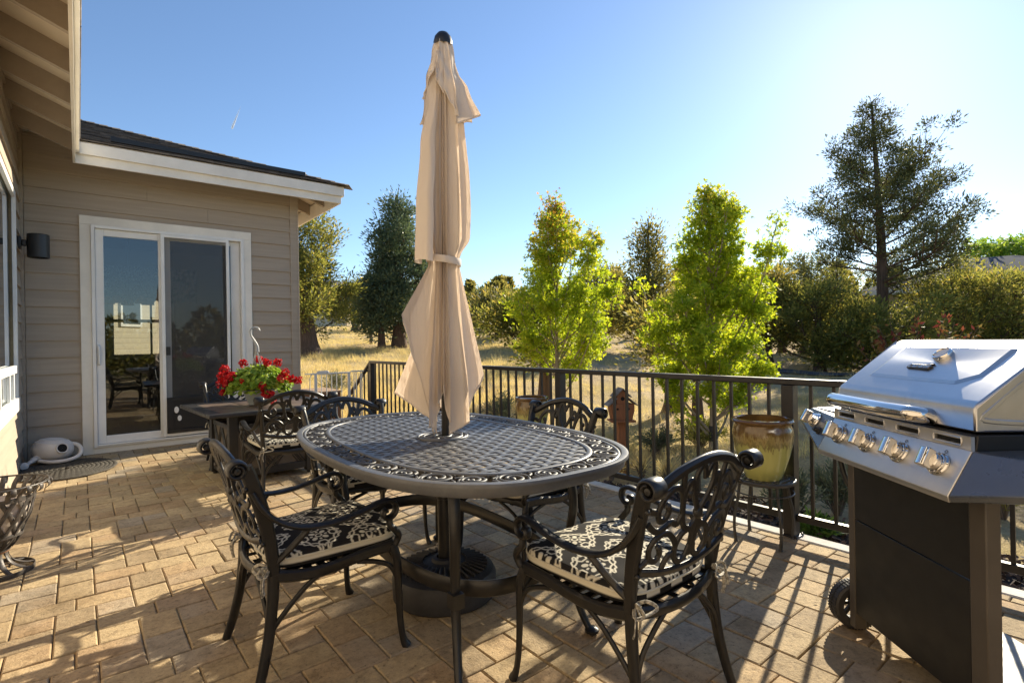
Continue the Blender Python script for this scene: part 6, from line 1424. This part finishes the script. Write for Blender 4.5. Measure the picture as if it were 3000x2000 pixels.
# ================================================================ neighbouring houses
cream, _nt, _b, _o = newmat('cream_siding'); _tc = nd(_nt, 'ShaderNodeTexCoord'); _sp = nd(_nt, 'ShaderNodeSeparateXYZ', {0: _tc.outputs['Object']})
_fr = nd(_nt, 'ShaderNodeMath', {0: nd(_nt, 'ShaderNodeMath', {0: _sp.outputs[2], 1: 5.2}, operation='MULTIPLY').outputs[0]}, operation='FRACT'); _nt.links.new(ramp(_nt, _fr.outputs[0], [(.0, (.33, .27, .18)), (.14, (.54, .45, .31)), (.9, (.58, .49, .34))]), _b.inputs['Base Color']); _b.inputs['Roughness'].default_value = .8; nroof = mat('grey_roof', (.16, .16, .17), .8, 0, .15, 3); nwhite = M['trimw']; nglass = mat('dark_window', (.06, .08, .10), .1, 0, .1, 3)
def nhouse(name, label, c, rz, w_, d, h, wins, roofm, rise=1.2, eave=.5):
    z0 = float(terr(c[0], c[1])); t = thing(name, label, 'house', (c[0], c[1], z0), rz); mb = MB(); mb.bb(-w_ / 2, w_ / 2, -d / 2, d / 2, -1.5, h); mb.build('wall', cream, t)
    mb = MB(); e = eave; mb.add([(-w_ / 2 - e, -d / 2 - e, h), (w_ / 2 + e, -d / 2 - e, h), (w_ / 2 + e, d / 2 + e, h), (-w_ / 2 - e, d / 2 + e, h), (-w_ / 2 + d / 2 - e * 0, 0, h + rise), (w_ / 2 - d / 2, 0, h + rise)] if w_ > d else [(-w_ / 2 - e, -d / 2 - e, h), (w_ / 2 + e, -d / 2 - e, h), (w_ / 2 + e, d / 2 + e, h), (-w_ / 2 - e, d / 2 + e, h), (0, -d / 2 + w_ / 2, h + rise), (0, d / 2 - w_ / 2, h + rise)],
      [(0, 3, 2, 1), (0, 1, 5, 4), (2, 3, 4, 5), (0, 4, 3), (1, 2, 5)] if w_ > d else [(0, 3, 2, 1), (0, 1, 4), (1, 2, 5, 4), (2, 3, 5), (3, 0, 4, 5)]); mb.build('roof', roofm, t)
    mb = MB(); mb.bb(-w_ / 2 - e - .03, w_ / 2 + e + .03, -d / 2 - e - .03, -d / 2 - e, h - .22, h + .02); mb.bb(w_ / 2 + e, w_ / 2 + e + .03, -d / 2 - e, d / 2 + e, h - .22, h + .02); mb.bb(-w_ / 2 - e - .03, -w_ / 2 - e, -d / 2 - e, d / 2 + e, h - .22, h + .02); mb.build('fascia', nwhite, t)
    for side, x, z, ww, hh in wins:
        mb = MB(); mb2 = MB()
        if side == 'f': mb.bb(x - ww / 2, x + ww / 2, -d / 2 - .05, -d / 2 + .02, z, z + hh); mb2.bb(x - ww / 2 + .1, x + ww / 2 - .1, -d / 2 - .06, -d / 2 - .051, z + .1, z + hh - .1)
        else: mb.bb(w_ / 2 - .02, w_ / 2 + .05, x - ww / 2, x + ww / 2, z, z + hh); mb2.bb(w_ / 2 + .051, w_ / 2 + .06, x - ww / 2 + .1, x + ww / 2 - .1, z + .1, z + hh - .1)
        f = mb.build('window', nwhite, t); mb2.build('pane', nglass, f)
    return t
c = gbase(940, 58); nhouse('neighbour_house', 'cream house with white eaves far up the slope behind the junipers', c, R(-52), 11, 8, 3.6, [('f', 3.2, 1.1, 1.5, 1.3), ('f', -1, 1.1, 1.5, 1.3), ('s', -1.5, 1.1, 1.6, 1.4), ('s', 2, 1.1, 1.4, 1.4)], nroof)
c = gbase(1850, 62); nhouse('neighbour_house', 'distant house with roof coloured sunlit pale between the two maples', c, R(-30), 14, 8, 3.4, [('f', 1, 1, 1.5, 1.3)], mat('sunlit_pale_roof', (.62, .62, .62), .35, .3, .05, 2), 1.6)  # pale roof colour carries the white light lying on it
c = gbase(2900, 27); nhouse('neighbour_house', 'house behind the junipers at right, dark gable roof showing above them', (c[0], c[1]), R(-75), 10, 8, 3.1, [('f', 0, 1, 1.5, 1.3), ('f', 3, 1, 1.5, 1.3)], mat('blue_grey_roof', (.05, .065, .09), 1, 0, .15, 3), 1.7)
nhouse('neighbour_house', 'cream house with tall window seen through the left door glass', (-1.4, 27), R(48), 10, 9, 3.9, [('f', -.7, .8, 1.0, 1.4), ('f', 1.9, .8, 1.2, 1.4), ('f', -3.4, .8, 1.2, 1.4)], nroof)
# ================================================================ vapour trail
p0, p1 = Vector(at(679, 378, 2500)), Vector(at(706, 310, 2500)); mb = MB(); pts = [p0.lerp(p1, k / 12) for k in range(13)]; mb.tube(pts, [5.5 * math.sin(min(1, k / 1.5 + .35) * 1.57) * (1 - .72 * k / 12) for k in range(13)], 8)
vm, vnt, vb, vo_ = newmat('vapour'); vb.inputs['Base Color'].default_value = (.95, .95, .95, 1); vb.inputs['Roughness'].default_value = 1
tc = nd(vnt, 'ShaderNodeTexCoord'); sp = nd(vnt, 'ShaderNodeSeparateXYZ', {0: tc.outputs['Generated']}); tr = nd(vnt, 'ShaderNodeBsdfTransparent'); mr = nd(vnt, 'ShaderNodeMapRange', {'Value': sp.outputs[2], 'From Min': 0, 'From Max': 1, 'To Min': .25, 'To Max': .97})
mx = nd(vnt, 'ShaderNodeMixShader', {0: mr.outputs[0], 1: vb.outputs[0], 2: tr.outputs[0]}); lw = nd(vnt, 'ShaderNodeLayerWeight', {'Blend': .35}); mxx = nd(vnt, 'ShaderNodeMath', {0: mr.outputs[0], 1: lw.outputs['Facing']}, operation='MAXIMUM'); vnt.links.new(mxx.outputs[0], mx.inputs[0]); vnt.links.new(mx.outputs[0], vo_.inputs[0])
tag(mb.build('vapour_trail', vm, None, smooth=60), 'short white vapour trail high in the blue sky left of the umbrella', 'vapour trail')
